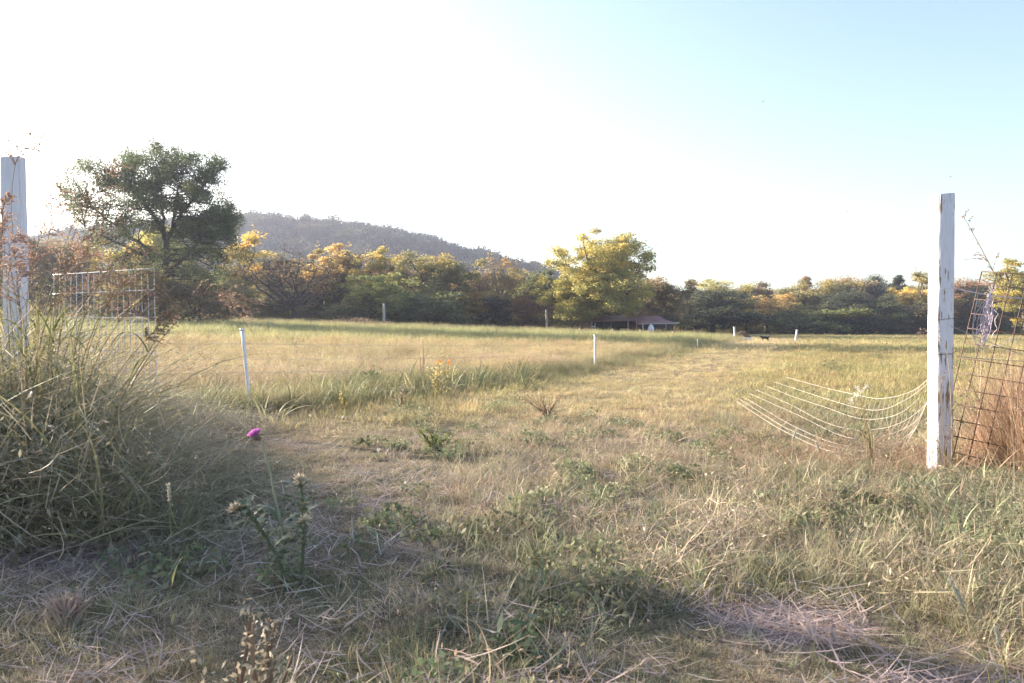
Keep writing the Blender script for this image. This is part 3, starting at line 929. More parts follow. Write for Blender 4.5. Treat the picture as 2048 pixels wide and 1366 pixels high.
VAR = {}
def variant(key, n, mat=None, **kw):
    VAR[key] = []
    for k in range(n):
        s = kw.get('seed', 0) + k * 17
        a = dict(kw); a['seed'] = s
        tg, cg = tree_mesh(**a)
        VV = np.concatenate(cg.V)
        VAR[key].append((tg.mesh('trunk', mat or M_BARK), cg.mesh('crown', M_LEAF), np.percentile(VV[:, 2], 99.6), np.percentile(np.abs(VV[:, :2]), 97) * 2))
variant('round', 5, seed=300, H=9, W=8, nclump=130, nleaf=21000, leaf=.21, crad=.92, base=.04, lobes=9)
variant('tall', 3, seed=420, H=10, W=5, nclump=80, nleaf=11500, leaf=.21, crad=.66, base=.10, lobes=6, fork=.4, top_twigs=30)
variant('airy', 3, seed=520, H=9, W=7.5, nclump=85, nleaf=9500, leaf=.20, crad=.72, base=.16, fork=.3, limbs=8, top_twigs=40)
variant('bush', 3, seed=610, H=5, W=5, nclump=60, nleaf=6500, leaf=.20, crad=.7, base=.0, lobes=5, fork=.2, trunk_r=.10)
variant('conifer', 2, seed=700, H=10, W=4.6, nclump=110, nleaf=8000, leaf=.20, crad=.5, base=.06, conifer=True, mat=M_BARKD)

PAL = dict(G=(.18, .20, .095), D=(.11, .13, .085), CE=(.075, .09, .06), O=(.34, .31, .13), Y=(.60, .49, .15), GO=(.54, .42, .18),
           B=(.34, .265, .155), R=(.33, .215, .13), GR=(.20, .205, .135), YG=(.46, .43, .14), LG=(.31, .33, .12), K=(.24, .205, .125))
cnt = {}
def plant_tree(name, px, top, width, d, kind, colour, label, group=None, loc=None):
    b = ground(P(px, 650, d).x, d) if loc is None else loc
    h = P(px, top, d).z - b.z
    w = width / F * d
    k = cnt.get(kind, 0); cnt[kind] = k + 1
    tm, cm, H0, W0 = VAR[kind][k % len(VAR[kind])]
    r = thing(name, b, label, 'tree', group, rz=(k * 2.4) % 6.28)
    sx, sz = w / W0 * 1.18, h / H0
    c = PAL[colour]; jt = 1 + .12 * math.sin(k * 5.1 + px)
    for nm, me in (('trunk', tm), ('crown', cm)):
        o = link(nm, me, r)
        o.scale = (sx, sx, sz)
        o.color = (c[0] * jt, c[1] * jt, c[2] * jt, 1)
    return r

GL = 'trees along the far edge of the left field'
GR_ = 'trees along the far edge of the right pasture'
ROWS = [
 (-30, 425, 90, 70, 'round', 'G', 'dark green tree at left edge behind the tall white post', GL),
 (92, 480, 110, 86, 'round', 'K', 'dull brown tree beside the tall left post', GL),
 (168, 492, 95, 92, 'round', 'R', 'reddish brown rounded tree left of the big spreading tree', GL),
 (238, 480, 110, 88, 'airy', 'Y', 'pale yellow tree under the left limbs of the big spreading tree', GL),
 (318, 458, 120, 97, 'round', 'YG', 'yellow-green tree seen through the big spreading tree', GL),
 (402, 520, 120, 84, 'round', 'K', 'brown tree under the right limbs of the big spreading tree', GL),
 (478, 470, 88, 93, 'tall', 'Y', 'tall yellow tree just right of the big spreading tree', GL),
 (452, 560, 95, 80, 'bush', 'O', 'low olive tree in front of the tall yellow one', GL),
 (296, 535, 130, 56, 'bush', 'O', 'olive brushy tree at the foot of the big spreading tree', GL),
 (398, 566, 110, 57, 'bush', 'K', 'dull brushy tree under the right side of the big spreading tree', GL),
 (538, 508, 105, 99, 'round', 'GR', 'grey-green rounded tree behind the left arm of the bare tree', GL),
 (612, 520, 90, 103, 'round', 'GR', 'grey-green tree behind the bare dark tree', GL),
 (655, 487, 92, 96, 'tall', 'GO', 'tall golden tree rising right behind the bare dark tree', GL),
 (705, 512, 80, 98, 'round', 'B', 'brown tree between the golden tree and slim yellow tree', GL),
 (744, 497, 62, 93, 'tall', 'Y', 'slim bright yellow tree standing against the hill', GL),
 (785, 516, 85, 100, 'round', 'B', 'brown tree right of the slim yellow tree', GL),
 (778, 550, 110, 83, 'round', 'LG', 'green tree behind the tall grey fence post', GL),
 (876, 510, 125, 90, 'round', 'O', 'large olive-gold round tree in the middle of the left row', GL),
 (836, 522, 66, 97, 'tall', 'GO', 'gold topped tree left behind the large olive-gold tree', GL),
 (858, 582, 130, 82, 'bush', 'G', 'dark green low tree in front of the large olive-gold tree', GL),
 (735, 590, 110, 84, 'bush', 'G', 'dark low tree left of the tall grey fence post', GL),
 (955, 545, 85, 101, 'round', 'B', 'tan tree behind the orange one, below the hill slope', GL),
 (948, 572, 58, 90, 'tall', 'GO', 'narrow orange-gold tree left of the thin tall forked tree', GL),
 (985, 594, 56, 84, 'bush', 'CE', 'small dark evergreen beside the thin tall forked tree', GL),
 (1040, 540, 66, 97, 'round', 'O', 'olive tree right behind the thin tall forked tree', GL),
 (1086, 542, 74, 94, 'round', 'G', 'dense green tree left of the yellow tree by the shed', GL),
 (1066, 592, 80, 87, 'bush', 'R', 'low reddish brown tree left of the leaning grey post', GL),
 (1146, 556, 92, 79.5, 'round', 'YG', 'bright yellow round tree at the left flank of the shed tree', GL),
 (1312, 556, 100, 90, 'round', 'K', 'brown tree standing behind the shed roof', GL),
 (1384, 560, 50, 130, 'conifer', 'CE', 'dark pointed evergreen just right of the shed trees', GR_),
 (1425, 580, 130, 119, 'round', 'D', 'broad blue-green dark tree right of the shed', GR_),
 (1446, 562, 90, 136, 'round', 'YG', 'yellow-green tree behind the broad dark one', GR_),
 (1515, 568, 85, 139, 'round', 'B', 'brown tree behind the white stake by the brush pile', GR_),
 (1534, 588, 110, 121, 'airy', 'GO', 'golden airy tree right of the broad dark one', GR_),
 (1492, 600, 46, 118, 'tall', 'Y', 'small bright yellow tree between the broad dark and golden ones', GR_),
 (1600, 574, 110, 133, 'round', 'O', 'olive tree behind the leaning white stake', GR_),
 (1612, 554, 42, 141, 'conifer', 'R', 'rust coloured pointed tree topping the right row', GR_),
 (1655, 560, 84, 133, 'round', 'O', 'tall olive tree left of the grey-brown pair', GR_),
 (1692, 557, 78, 137, 'round', 'B', 'brown tree of the grey-brown pair in the right row', GR_),
 (1722, 585, 112, 118, 'round', 'D', 'dark green round tree at the front of the right row', GR_),
 (1748, 555, 74, 139, 'round', 'GR', 'grey-green tree of the grey-brown pair in the right row', GR_),
 (1775, 600, 84, 115, 'round', 'G', 'green low tree left of the small yellow tree by the post', GR_),
 (1797, 552, 50, 139, 'conifer', 'CE', 'dark evergreen spire left of the right white post', GR_),
 (1816, 576, 62, 128, 'round', 'Y', 'small yellow tree close left of the right white post', GR_),
 (1852, 545, 76, 125, 'tall', 'O', 'tall olive tree directly left of the right white post', GR_),
 (1592, 622, 100, 115, 'bush', 'G', 'low dark bushy tree under the golden airy tree', GR_),
 (1655, 618, 110, 115, 'bush', 'LG', 'low green tree between the two stakes and dark round tree', GR_),
 (1838, 608, 90, 114, 'bush', 'K', 'low brown-green tree at the foot of the tall olive one', GR_),
 (1935, 562, 95, 130, 'round', 'R', 'russet tree seen through the right wire panel beside the post', GR_),
 (1992, 572, 100, 121, 'round', 'D', 'dark tree seen behind the hanging twine', GR_),
 (2050, 520, 90, 108, 'tall', 'YG', 'tall yellow-green tree cut by the right edge', GR_),
]
for (px, top, w, d, kind, col, lab, grp) in ROWS:
    w *= 1.06
    plant_tree('evergreen_tree' if kind == 'conifer' else 'tree', px, top, w, d, kind, col, lab, grp)

# the big spreading tree on the left ---------------------------------------
def big_tree():
    d = 58.0
    b = ground(P(330, 640, d).x, d)
    r = thing('spreading_tree', b, 'big spreading dark green tree on forked limbs above the left field', 'tree')
    rg = np.random.default_rng(900)
    tg, cg = Geo(), Geo()
    def L(px, py, dy=0.0): return np.array(P(px, py, d + dy) - b)
    def limb(pts, r0, r1, n=14):
        pts = np.array(pts); t = np.linspace(0, len(pts) - 1, n)
        q = np.stack([np.interp(t, range(len(pts)), pts[:, k]) for k in range(3)], 1)
        for _ in range(2): q[1:-1] = (q[:-2] + q[2:] + 2 * q[1:-1]) / 4
        q[1:-1] += rg.normal(0, .05, (n - 2, 3))
        rr = np.linspace(r0, r1, n)
        tg.tube(q, rr, 8)
        return [(p, x_) for p, x_ in zip(q, rr)]
    nodes = []
    nodes += limb([L(325, 662), L(326, 600), L(330, 540), L(333, 485)], .34, .22)
    nodes += limb([L(333, 485), L(322, 450, -1), L(300, 420, -1.5), L(270, 385, -1), L(235, 350, 0)], .2, .05)
    nodes += limb([L(333, 485), L(352, 445, 1), L(378, 405, 1), L(405, 375, .5), L(435, 345, 0)], .2, .05)
    nodes += limb([L(328, 520), L(285, 490, 1), L(245, 465, 1), L(205, 430, 1.5), L(165, 395, 2)], .18, .05)
    nodes += limb([L(328, 540), L(270, 500, -1), L(220, 480, -2), L(170, 455, -2)], .14, .04)
    nodes += limb([L(328, 460), L(325, 410, 2), L(320, 370, 2), L(325, 325, 1)], .15, .04)
    nodes += limb([L(330, 560), L(365, 520, -1), L(400, 480, -2), L(440, 440, -2), L(465, 430, -1)], .16, .04)
    nodes += limb([L(345, 460, 0), L(350, 400, -2), L(365, 350, -2)], .12, .04)
    # foliage masses read off the photograph: px, py, half width, half height, share
    masses = [(325, 322, 48, 26, 10), (262, 325, 40, 24, 7), (375, 322, 26, 22, 5), (420, 342, 36, 26, 8), (440, 330, 16, 12, 2), (400, 385, 34, 18, 5), (330, 370, 62, 36, 15),
              (275, 365, 45, 30, 9), (215, 362, 36, 22, 6), (180, 335, 40, 24, 6), (160, 385, 40, 20, 5), (200, 410, 60, 24, 8), (150, 415, 34, 18, 3), (290, 405, 46, 24, 7), (345, 410, 46, 22, 6),
              (440, 430, 42, 30, 12), (400, 445, 40, 28, 9), (425, 470, 48, 20, 7), (375, 470, 30, 26, 4), (250, 440, 48, 16, 3), (190, 445, 40, 14, 2), (385, 500, 40, 18, 3), (240, 475, 44, 18, 3), (300, 445, 40, 20, 4), (430, 510, 46, 20, 4), (455, 455, 24, 30, 5), (300, 520, 40, 26, 4), (372, 545, 45, 24, 4), (258, 515, 42, 24, 3), (425, 560, 40, 24, 3), (338, 500, 30, 20, 3), (205, 478, 36, 20, 3), (130, 360, 26, 18, 2)]
    NP = np.array([p for p, q in nodes]); NR = np.array([q for p, q in nodes])
    for (px, py, hw, hh, share) in masses:
        thin = px < 215
        for k in range(int(share * 3.6)):
            a = rg.normal(0, .5, 3)
            c = L(px + a[0] * hw * .95, py + a[1] * hh * .95, a[2] * 4.5)
            k2 = int(np.argmin(np.linalg.norm(NP - c, axis=1) + np.maximum(0, NP[:, 2] - c[2])))
            s = NP[k2]; mid = (s + c) / 2 + rg.normal(0, .2, 3)
            ts = np.linspace(0, 1, 5)[:, None]
            tg.tube((1 - ts) ** 2 * s + 2 * ts * (1 - ts) * mid + ts ** 2 * c, np.linspace(min(NR[k2] * .6, .06), .012, 5), 4)
            rr = rg.uniform(.45, .95); m_ = int(rg.uniform(100, 210) * (.6 if thin else 1))
            dd = rg.normal(size=(m_, 3)); dd /= np.linalg.norm(dd, axis=1)[:, None]
            cg.leaves(c + dd * rr * rg.random((m_, 1)) ** .5 * np.array([1, 1, .95]), .14, rg, rnd=np.clip(rg.normal(.45, .2) + rg.normal(0, .15, m_), 0, 1))
    tg.build('trunk', M_BARKD, r)
    o = cg.build('crown', M_LEAF, r); o.color = (.115, .145, .07, 1)
big_tree()

# yellow tree by the shed, bare tree, thin tall tree ------------------------
def special(name, px, top, width, d, colour, label, mat=M_BARK, **kw):
    b = ground(P(px, 655, d).x, d)
    h = P(px, top, d).z - b.z; w = width / F * d
    tg, cg = tree_mesh(H=h, W=w, **kw)
    VV = np.concatenate(cg.V); fx_ = w / (np.percentile(np.abs(VV[:, :2]), 97) * 2); fz_ = h / np.percentile(VV[:, 2], 99.8)
    for G_ in (tg, cg): G_.V = [v_ * np.array([fx_, fx_, fz_]) for v_ in G_.V]
    r = thing(name, b, label, 'tree')
    tg.build('trunk', mat, r)
    o = cg.build('crown', M_LEAF, r); o.color = (*colour, 1)
    return r
special('tree', 1200, 466, 210, 82.5, (.50, .45, .16), 'large yellow-green tree leaning over the shed', seed=820, nclump=320, nleaf=60000, leaf=.18, crad=.8, base=.15, fork=.28, limbs=12, lobes=11, trunk_r=.24, top_twigs=130)
special('bare_tree', 590, 484, 190, 80, (.27, .2, .12), 'dark nearly bare tree with wide reaching limbs', mat=M_BARKD, seed=838, nclump=120, nleaf=1500, leaf=.16, crad=.75, base=.16, fork=.24, limbs=12, lobes=7, trunk_r=.34, top_twigs=40, bare=True)
special('forked_tree', 1003, 500, 84, 85, (.42, .32, .15), 'thin tall forked tree with sparse leaves, pale trunk', mat=M_BARKP, seed=853, nclump=62, nleaf=2300, leaf=.17, crad=.6, base=.30, fork=.32, limbs=7, lobes=5, trunk_r=.17, top_twigs=40, bare=True)

# trees left of the picture that shade the gateway
GS = 'shade trees beyond the left edge'
for (sx, sy, sh, kd) in ((-31, 24.5, 7.4, 'airy'), (-35, 18.5, 8.2, 'airy')):
    k = cnt.get(kd, 0); cnt[kd] = k + 1
    tm, cm, H0, W0 = VAR[kd][k % len(VAR[kd])]
    r = thing('shade_tree', ground(sx, sy), 'leafy tree beyond the left edge whose shade covers the gateway', 'tree', GS, rz=k)
    for nm, me in (('trunk', tm), ('crown', cm)):
        o = link(nm, me, r); o.scale = (1.05, 1.05, sh / H0); o.color = (*PAL['O'], 1)

# woodland masses -----------------------------------------------------------
def crown_low(seed, nl, leaf):
    rg = np.random.default_rng(seed); g = Geo()
    lob = [(rg.normal(0, .22), rg.normal(0, .22), rg.uniform(.45, .8), rg.uniform(.2, .34)) for _ in range(9)]
    for l in lob:
        k = nl // 9
        d = rg.normal(size=(k, 3)); d /= np.linalg.norm(d, axis=1)[:, None]
        g.leaves(np.array(l[:3]) + d * l[3] * rg.random((k, 1)) ** .3, leaf, rg, rnd=np.clip(rg.normal(.5, .2) + rg.normal(0, .12, k), 0, 1), aspect=.7)
    return g.mesh('woodland_crown', M_FOREST)
LOW = [crown_low(950 + k, 1100, .075) for k in range(4)]
n = 5200
x = rng.uniform(-480, 150, n); y = rng.uniform(230, HILL_D + 30, n)
h_ = hill_z(x, y); m = h_ > 1.5; x, y, h_ = x[m], y[m], h_[m]; n = len(x)
s = rng.uniform(9, 14, n)
ct = np.array([(.045, .064, .036), (.06, .068, .042), (.05, .072, .04), (.08, .08, .05), (.036, .054, .036)])[rng.integers(0, 5, n)]
scatter('hill_woods', LOW, np.stack([x, y, h_ - 2.0], 1), rots(n, .05), sc3(s, rng.uniform(.75, 1.15, n)), rng.integers(0, 4, n), jitter(ct, .2), ct,
        'hazy unbroken woodland covering the far hill', 'woods')
MED = [crown_low(970 + k, 2600, .055) for k in range(4)]
n = 420
x = np.concatenate([rng.uniform(-115, 22, 260), rng.uniform(18, 125, 230)]); y = np.concatenate([rng.uniform(104, 150, 260), rng.uniform(142, 185, 230)])
n = len(x); s = np.concatenate([rng.uniform(6.0, 8.3, 260), rng.uniform(7, 9.6, 230)])
ct = np.array([PAL[k] for k in ('O', 'B', 'GR', 'GO', 'K', 'G', 'YG')])[rng.integers(0, 7, n)]
scatter('back_woods', MED, np.stack([x, y, gz(x, y) - .8], 1), rots(n, .05), sc3(s), rng.integers(0, 4, n), jitter(ct, .2), ct,
        'mixed woodland filling in behind the field edge trees', 'woods')
# undergrowth at the foot of the tree rows
n = 620
x = np.concatenate([rng.uniform(-75, 20, 380), rng.uniform(20, 105, 300)]); y = np.concatenate([rng.uniform(92, 104, 380), rng.uniform(121, 140, 300)])
n = len(x); s = rng.uniform(1.0, 2.6, n)
ct = np.array([PAL[k] for k in ('G', 'K', 'LG', 'O', 'YG')])[rng.integers(0, 5, n)]
scatter('undergrowth', MED, np.stack([x, y, gz(x, y) - .5], 1), rots(n, .05), sc3(s), rng.integers(0, 4, n), jitter(ct, .2), ct,
        'dark undergrowth along the foot of the tree rows', 'undergrowth')

# ------------------------------------------------------------------ shrubs and brush
def brush(name, px, base, top, width, colour, label, seed, leaf=.10, group=None, twigs=18, d=None):
    b = hit(px, base) if d is None else ground(P(px, base, d).x, d)
    dd = b.y
    h = P(px, top, dd).z - b.z; w = width / F * dd
    rg = np.random.default_rng(seed)
    r = thing(name, b, label, 'shrub', group)
    g, t = Geo(), Geo()
    for k in range(twigs):
        a = rg.uniform(0, 6.28); rr = w * .5 * math.sqrt(rg.random())
        hh = h * max(.3, 1 - (rr / (w * .52)) ** 2) * rg.uniform(.8, 1.05)
        e = np.array([rr * math.cos(a), rr * math.sin(a) * .6, hh]); s = np.array([e[0] * .7, e[1] * .7, -.05])
        t = Geo(); t.tube([s, (s + e) / 2 + rg.normal(0, .05 * h, 3), e], [.018, .012, .006], 4); t.build('stem', M_BARKD, r)
        for q in range(3):
            c = s + (e - s) * rg.uniform(.35, 1)
            m_ = 42
            g.leaves(c + rg.normal(0, 1, (m_, 3)) * np.array([w * .07 + .06, w * .05 + .06, h * .13]), leaf, rg)
    m = mat_plant(label.replace(' ', '_')[:40], tuple(c * .75 for c in colour), tuple(c * 1.35 for c in colour))
    g.build('foliage', m, r)
    return r
brush('brush_mound', 705, 660, 636, 130, (.26, .175, .115), 'wide tan weed mound in front of the left trees', 41, .12, twigs=46, d=70)
brush('brush_mound', 775, 661, 643, 60, (.36, .20, .10), 'orange weed mound at the foot of the tall grey post', 42, .10, twigs=22, d=72)
brush('bush', 1330, 672, 655, 60, (.13, .11, .06), 'dull olive bush below the white dome at the shed', 43, .11, twigs=26, d=70)
brush('bush', 1382, 674, 660, 62, (.15, .10, .065), 'low brown bush to the right of the shed', 44, .11, twigs=26, d=68)
brush('bush', 1258, 670, 660, 70, (.13, .12, .06), 'low olive bush in front of the shed bench', 45, .11, twigs=24, d=72)
brush('bush', 1484, 680, 664, 28, (.19, .14, .10), 'brown twiggy bush right of the white lane-end stake', 46, .09, twigs=26, d=58)
brush('bush', 1456, 687, 674, 24, (.42, .21, .12), 'orange dry tuft left of the white lane-end stake', 47, .07, twigs=18, d=52)
brush('bush', 1418, 680, 668, 50, (.14, .10, .07), 'dark low bush between shed and lane-end stake', 48, .09, twigs=18, d=62)

# ------------------------------------------------------------------ the gate posts
def timber(name, loc, size, height, rz, mat, label, lean=(0, 0), slope=0.012):
    r = thing(name, loc, label, 'post', None, rz)
    bm = bmesh.new()
    bmesh.ops.create_cube(bm, size=1.0)
    for v in bm.verts:
        v.co.x *= size; v.co.y *= size
        v.co.z = height + slope * (v.co.x + v.co.y) / size if v.co.z > 0 else -.25
    bmesh.ops.subdivide_edges(bm, edges=[e for e in bm.edges if abs(e.verts[0].co.z - e.verts[1].co.z) > .5], cuts=26, use_grid_fill=True)
    bmesh.ops.bevel(bm, geom=[e for e in bm.edges if e.is_manifold and e.calc_face_angle(0) > .8], offset=.006, segments=2, affect='EDGES')
    rg = np.random.default_rng(int(height * 100))
    for v in bm.verts:
        k = v.co.z
        v.co.x += .0025 * math.sin(k * 5.1) + float(rg.normal(0, .0008)) + lean[0] * max(k, 0)
        v.co.y += .0025 * math.cos(k * 4.3) + float(rg.normal(0, .0008)) + lean[1] * max(k, 0)
    me = bpy.data.meshes.new('timber'); bm.to_mesh(me); bm.free()
    me.materials.append(mat)
    link('timber', me, r)
    return r
RP = ground(3.19, 5.5); LP = ground(-3.68, 5.5)
right_post = timber('gate_post', RP, .124, P(1890, 388, 5.5).z - RP.z, R(6), M_POST_R, 'square white post with flaking paint on the right', (-.002, 0))
left_post = timber('gate_post', LP, .128, P(27, 315, 5.5).z - LP.z, R(14), M_POST_L, 'weathered white post standing in tall grass on the left', (-.004, 0))
# wire bands round the right post
def band(parent, z, s, mat, rad=.0016, tilt=0.0):
    g = Geo(); h = s / 2 + .004
    c = [(-h, -h), (0, -h), (h, -h), (h, 0), (h, h), (-h, h), (-h, 0), (-h, -h)]
    g.tube([(a, b, z + tilt * a + .003 * math.sin(3 * i)) for i, (a, b) in enumerate(c)], rad, 5)
    return g.build('wire_band', mat, parent)
for py, t_, mt in ((577, .12, M_GALV), (638, .1, M_RUST), (706, -.05, M_GALV), (708, .05, M_RUST), (810, .1, M_GALV), (850, 0, M_GALV), (885, 0, M_GALV)):
    band(right_post, P(1885, py, 5.45).z - RP.z, .124, mt, .0018, t_)

# ------------------------------------------------------------------ wire panels
def panel(name, O, U, Vv, us, vs, label, mat, rad, fine=None):
    """welded panel: O origin, U across, Vv up; us / vs wire positions in metres"""
    r = thing(name, O, label, 'wire panel')
    g = Geo()
    O0 = Vector((0, 0, 0)); U = Vector(U).normalized(); Vv = Vector(Vv).normalized()
    W_, H_ = us[-1], vs[-1]
    nrm = U.cross(Vv)
    def pt(u, v): return O0 + U * u + Vv * v + nrm * (.012 * math.sin(u * 2.3 + v * 1.7))
    for u in us: g.tube([pt(u, v) for v in np.linspace(vs[0], H_, 12)], rad, 5)
    for v in vs: g.tube([pt(u, v) + nrm * rad * 1.6 for u in np.linspace(us[0], W_, 12)], rad, 5)
    g.build('wire_grid', mat, r)
    if fine:
        f = Geo()
        for u in np.arange(us[0], W_, fine[0]): f.tube([pt(u, v) + nrm * .008 for v in np.linspace(vs[0], fine[1], 8)], fine[2], 3)
        for v in np.arange(vs[0], fine[1], fine[0]): f.tube([pt(u, v) + nrm * .010 for u in np.linspace(us[0], W_, 8)], fine[2], 3)
        f.build('fine_mesh', M_NETD, r)
    return r
# right panel, hung askew beside the post
tl = P(1964, 544, 5.75)
Ur = (P(2044, 549, 5.55) - tl).normalized()
Vr = (tl - P(1912, 760, 5.62)).normalized()
Vr = (Vr - Ur * Vr.dot(Ur) * .0).normalized()
O_ = tl - Vr * 1.55
panel('wire_panel', O_, Ur, Vr, list(np.arange(0, 2.3, .102)), [0, .12, .24, .36, .48, .60, .72, .84, .96, 1.08, 1.20, 1.32, 1.44, 1.55],
      'rusty brown wire panel leaning askew right of the flaking post', M_RUST, .0042)
# left panel
bl = ground(-5.75, 9.3); br = ground(-4.0, 8.3)
Ul = Vector((br.x - bl.x, br.y - bl.y, 0))
zt = P(303, 533, 8.3).z - br.z
panel('wire_panel', bl, Ul, Vector((0, 0, 1)), list(np.linspace(0, Ul.length, 18)), [.03, .22, .42, .62, .82, 1.02, 1.22, zt - .24, zt],
      'grey galvanised wire panel backed with fine mesh behind left weeds', M_GALV, .005, fine=(.05, zt - .26, .0012))

# ------------------------------------------------------------------ loose wires, twine and the fallen net
def catenary(a, b, sag, n=16):
    a, b = Vector(a), Vector(b)
    return [a.lerp(b, t) - Vector((0, 0, sag * 4 * t * (1 - t))) for t in np.linspace(0, 1, n)]
def wire(name, pts, rad, mat, label, cat='wire', group=None):
    g = Geo(); g.tube(pts, rad, 5)
    return tag(g.build(name, mat), label, cat, group)
wire('fence_wire', catenary(P(1912, 577, 5.42), P(2120, 596, 5.45), .03), .0042, M_TWINE, 'twisted white cord tied high from flaking post to right edge', 'cord')
wire('fence_wire', catenary(P(1900, 652, 5.40), P(2120, 738, 5.35), .005), .0026, M_NET, 'straight white cord slanting down right from the flaking post', 'cord')
wire('fence_wire', catenary(P(1912, 712, 5.43), P(2120, 722, 5.5), .015), .0032, M_NET, 'white cord at mid height right of the flaking post', 'cord')
wire('fence_wire', catenary(P(1920, 810, 5.5), P(2015, 850, 5.55), .01), .002, M_NET, 'thin white strand low across the rusty panel', 'cord')

def twine():
    rg = np.random.default_rng(77)
    top = P(1980, 590, 5.42)
    r = thing('twine_tangle', top, 'bunch of frayed lavender-white twine hanging from the high cord', 'twine')
    g = Geo()
    for k in range(22):
        tx = rg.normal(0, .035) - .02; bul = rg.normal(0, .035)
        L_ = rg.uniform(.28, .40)
        pts = [Vector((rg.normal(0, .008), rg.normal(0, .01), .01))]
        for t in np.linspace(.1, 1, 9):
            pts.append(Vector((bul * math.sin(t * 3.14) + tx * t - .03 * t + rg.normal(0, .006), rg.normal(0, .02) * t, -L_ * t)))
        g.tube(pts, .0024, 4, rnd=rg.random())
    for k in range(5):
        e = Vector((rg.uniform(-.02, .06), 0, rg.uniform(.03, .08)))
        g.tube([Vector((0, 0, 0)), e * .6 + Vector((.01, 0, 0)), e], .0018, 4)
    # one long loop to the left and one to the right
    g.tube([Vector((-.09, 0, .0)), Vector((-.11, 0, -.12)), Vector((-.12, .01, -.25)), Vector((-.10, 0, -.36)), Vector((-.05, 0, -.40))], .0026, 4)
    g.tube([Vector((.0, 0, -.38)), Vector((.10, 0, -.36)), Vector((.18, 0, -.31)), Vector((.225, 0, -.32)), Vector((.20, 0, -.36))], .0022, 4)
    g.build('strands', M_TWINE, r)
    k = Geo(); k.tube([Vector((0, 0, -.0)), Vector((.0, 0, -.03)), Vector((0, 0, -.06))], [.012, .016, .010], 6); k.build('knot', M_TWINE, r)
twine()

def net():
    S = [[(1862, 753), (1832, 780), (1799, 792), (1756, 799), (1710, 789), (1647, 775), (1572, 754)],
         [(1862, 762), (1832, 788), (1809, 801), (1776, 818), (1748, 822), (1710, 815), (1647, 796), (1549, 764)],
         [(1862, 772), (1832, 803), (1802, 828), (1761, 839), (1723, 839), (1685, 828), (1657, 816), (1593, 796), (1532, 772)],
         [(1862, 790), (1847, 816), (1812, 842), (1776, 856), (1735, 861), (1685, 857), (1637, 840), (1580, 808), (1513, 780)],
         [(1850, 815), (1837, 843), (1800, 862), (1761, 875), (1718, 880), (1680, 872), (1637, 851), (1603, 833), (1499, 787)],
         [(1836, 850), (1822, 870), (1790, 882), (1761, 890), (1710, 895), (1660, 885), (1583, 851), (1487, 794)],
         [(1822, 872), (1812, 884), (1780, 896), (1740, 903), (1690, 900), (1640, 886), (1568, 855), (1479, 798)],
         [(1812, 890), (1809, 897), (1775, 906), (1735, 912), (1680, 908), (1630, 893), (1555, 856), (1473, 803)]]
    r = thing('fallen_net', P(1862, 760, 5.47), 'white cord netting sagging from the flaking post onto the grass', 'netting')
    o0 = Vector(r.location)
    K = 34; rows = []
    for s, pp in enumerate(S):
        pp = np.array(pp, float)
        seg = np.concatenate([[0], np.cumsum(np.linalg.norm(np.diff(pp, axis=0), axis=1))]); seg /= seg[-1]
        t = np.linspace(0, 1, K)
        qx = np.interp(t, seg, pp[:, 0]); qy = np.interp(t, seg, pp[:, 1])
        for _ in range(3):
            qx[1:-1] = (qx[:-2] + qx[2:] + 2 * qx[1:-1]) / 4; qy[1:-1] = (qy[:-2] + qy[2:] + 2 * qy[1:-1]) / 4
        dr = 5.47 + 1.0 * (s / 7) ** 1.3; dl = 11.5 - .5 * s / 7
        row = []
        for k in range(K):
            u = t[k]; dd = 1 / ((1 - u) / dr + u / dl)
            p = P(qx[k], qy[k], dd)
            while p.z < float(gz(p.x, p.y)) + .10 and dd > 4.5:
                dd *= .985; p = P(qx[k], qy[k], dd)
            row.append(p - o0)
        rows.append(row)
    g = Geo()
    for row in rows: g.tube(row, .0021, 5)
    g.build('long_cords', M_NET, r)
    h = Geo()
    for k in range(1, K):
        h.tube([rows[s][min(K - 1, k)] for s in range(8)], .0015, 4)
    for k in (0,):
        h.tube([rows[s][k] for s in range(8)], .003, 4)
    h.build('cross_cords', M_NET, r)
net()

# ------------------------------------------------------------------ electric fence
def stake(px, base, top, label, group, lean=0.0, w=.032, d=None, mat=None, cap=True, name='fence_stake'):
    b = hit(px, base) if d is None else ground(P(px, base, d).x, d)
    h = P(px, top, b.y).z - b.z
    r = thing(name, b, label, 'stake', group)
    g = Geo()
    n_ = 7
    for k in range(1): pass
    pts = [Vector((lean * h * t, 0, -.1 + (h + .1) * t)) for t in np.linspace(0, 1, n_)]
    g.tube(pts, [w * .5] * n_, 8)
    g.build('shaft', mat or M_PLASTIC, r)
    if cap:
        c = Geo(); c.tube([Vector((lean * h - .0, 0, h - .008)), Vector((lean * h, 0, h + .022))], [w * .72, w * .72], 8); c.build('cap', M_PLASTIC, r)
        s_ = Geo()
        for hz3 in (.35, .55, .75, .92):
            z3 = h * hz3
            s_.tube([Vector((lean * z3 + w * .4, 0, z3)), Vector((lean * z3 + w * 1.1, -.01, z3)), Vector((lean * z3 + w * 1.2, -.01, z3 + .03))], .004, 4)
        s_.build('wire_clip', M_PLASTIC, r)
    return r
GE = 'white stakes of the electric fence'
stake(503, 826, 660, 'nearest white stake, leaning left at the fence corner', GE, lean=-.105, w=.045)
stake(1190, 738, 671, 'slim white stake halfway along the lane', GE, w=.05, lean=.0)
stake(1470, 686, 654, 'white stake at the far end of the lane', GE, w=.13, d=53, lean=-.07)
stake(1590, 687, 660, 'leaning white stake standing alone in the right pasture', GE, w=.13, d=50, lean=.16)
stake(1395, 699, 677, 'thin pale stake between the halfway and far lane stakes', GE, w=.045, cap=False)
GP = 'thin stakes of the fence below the trees'
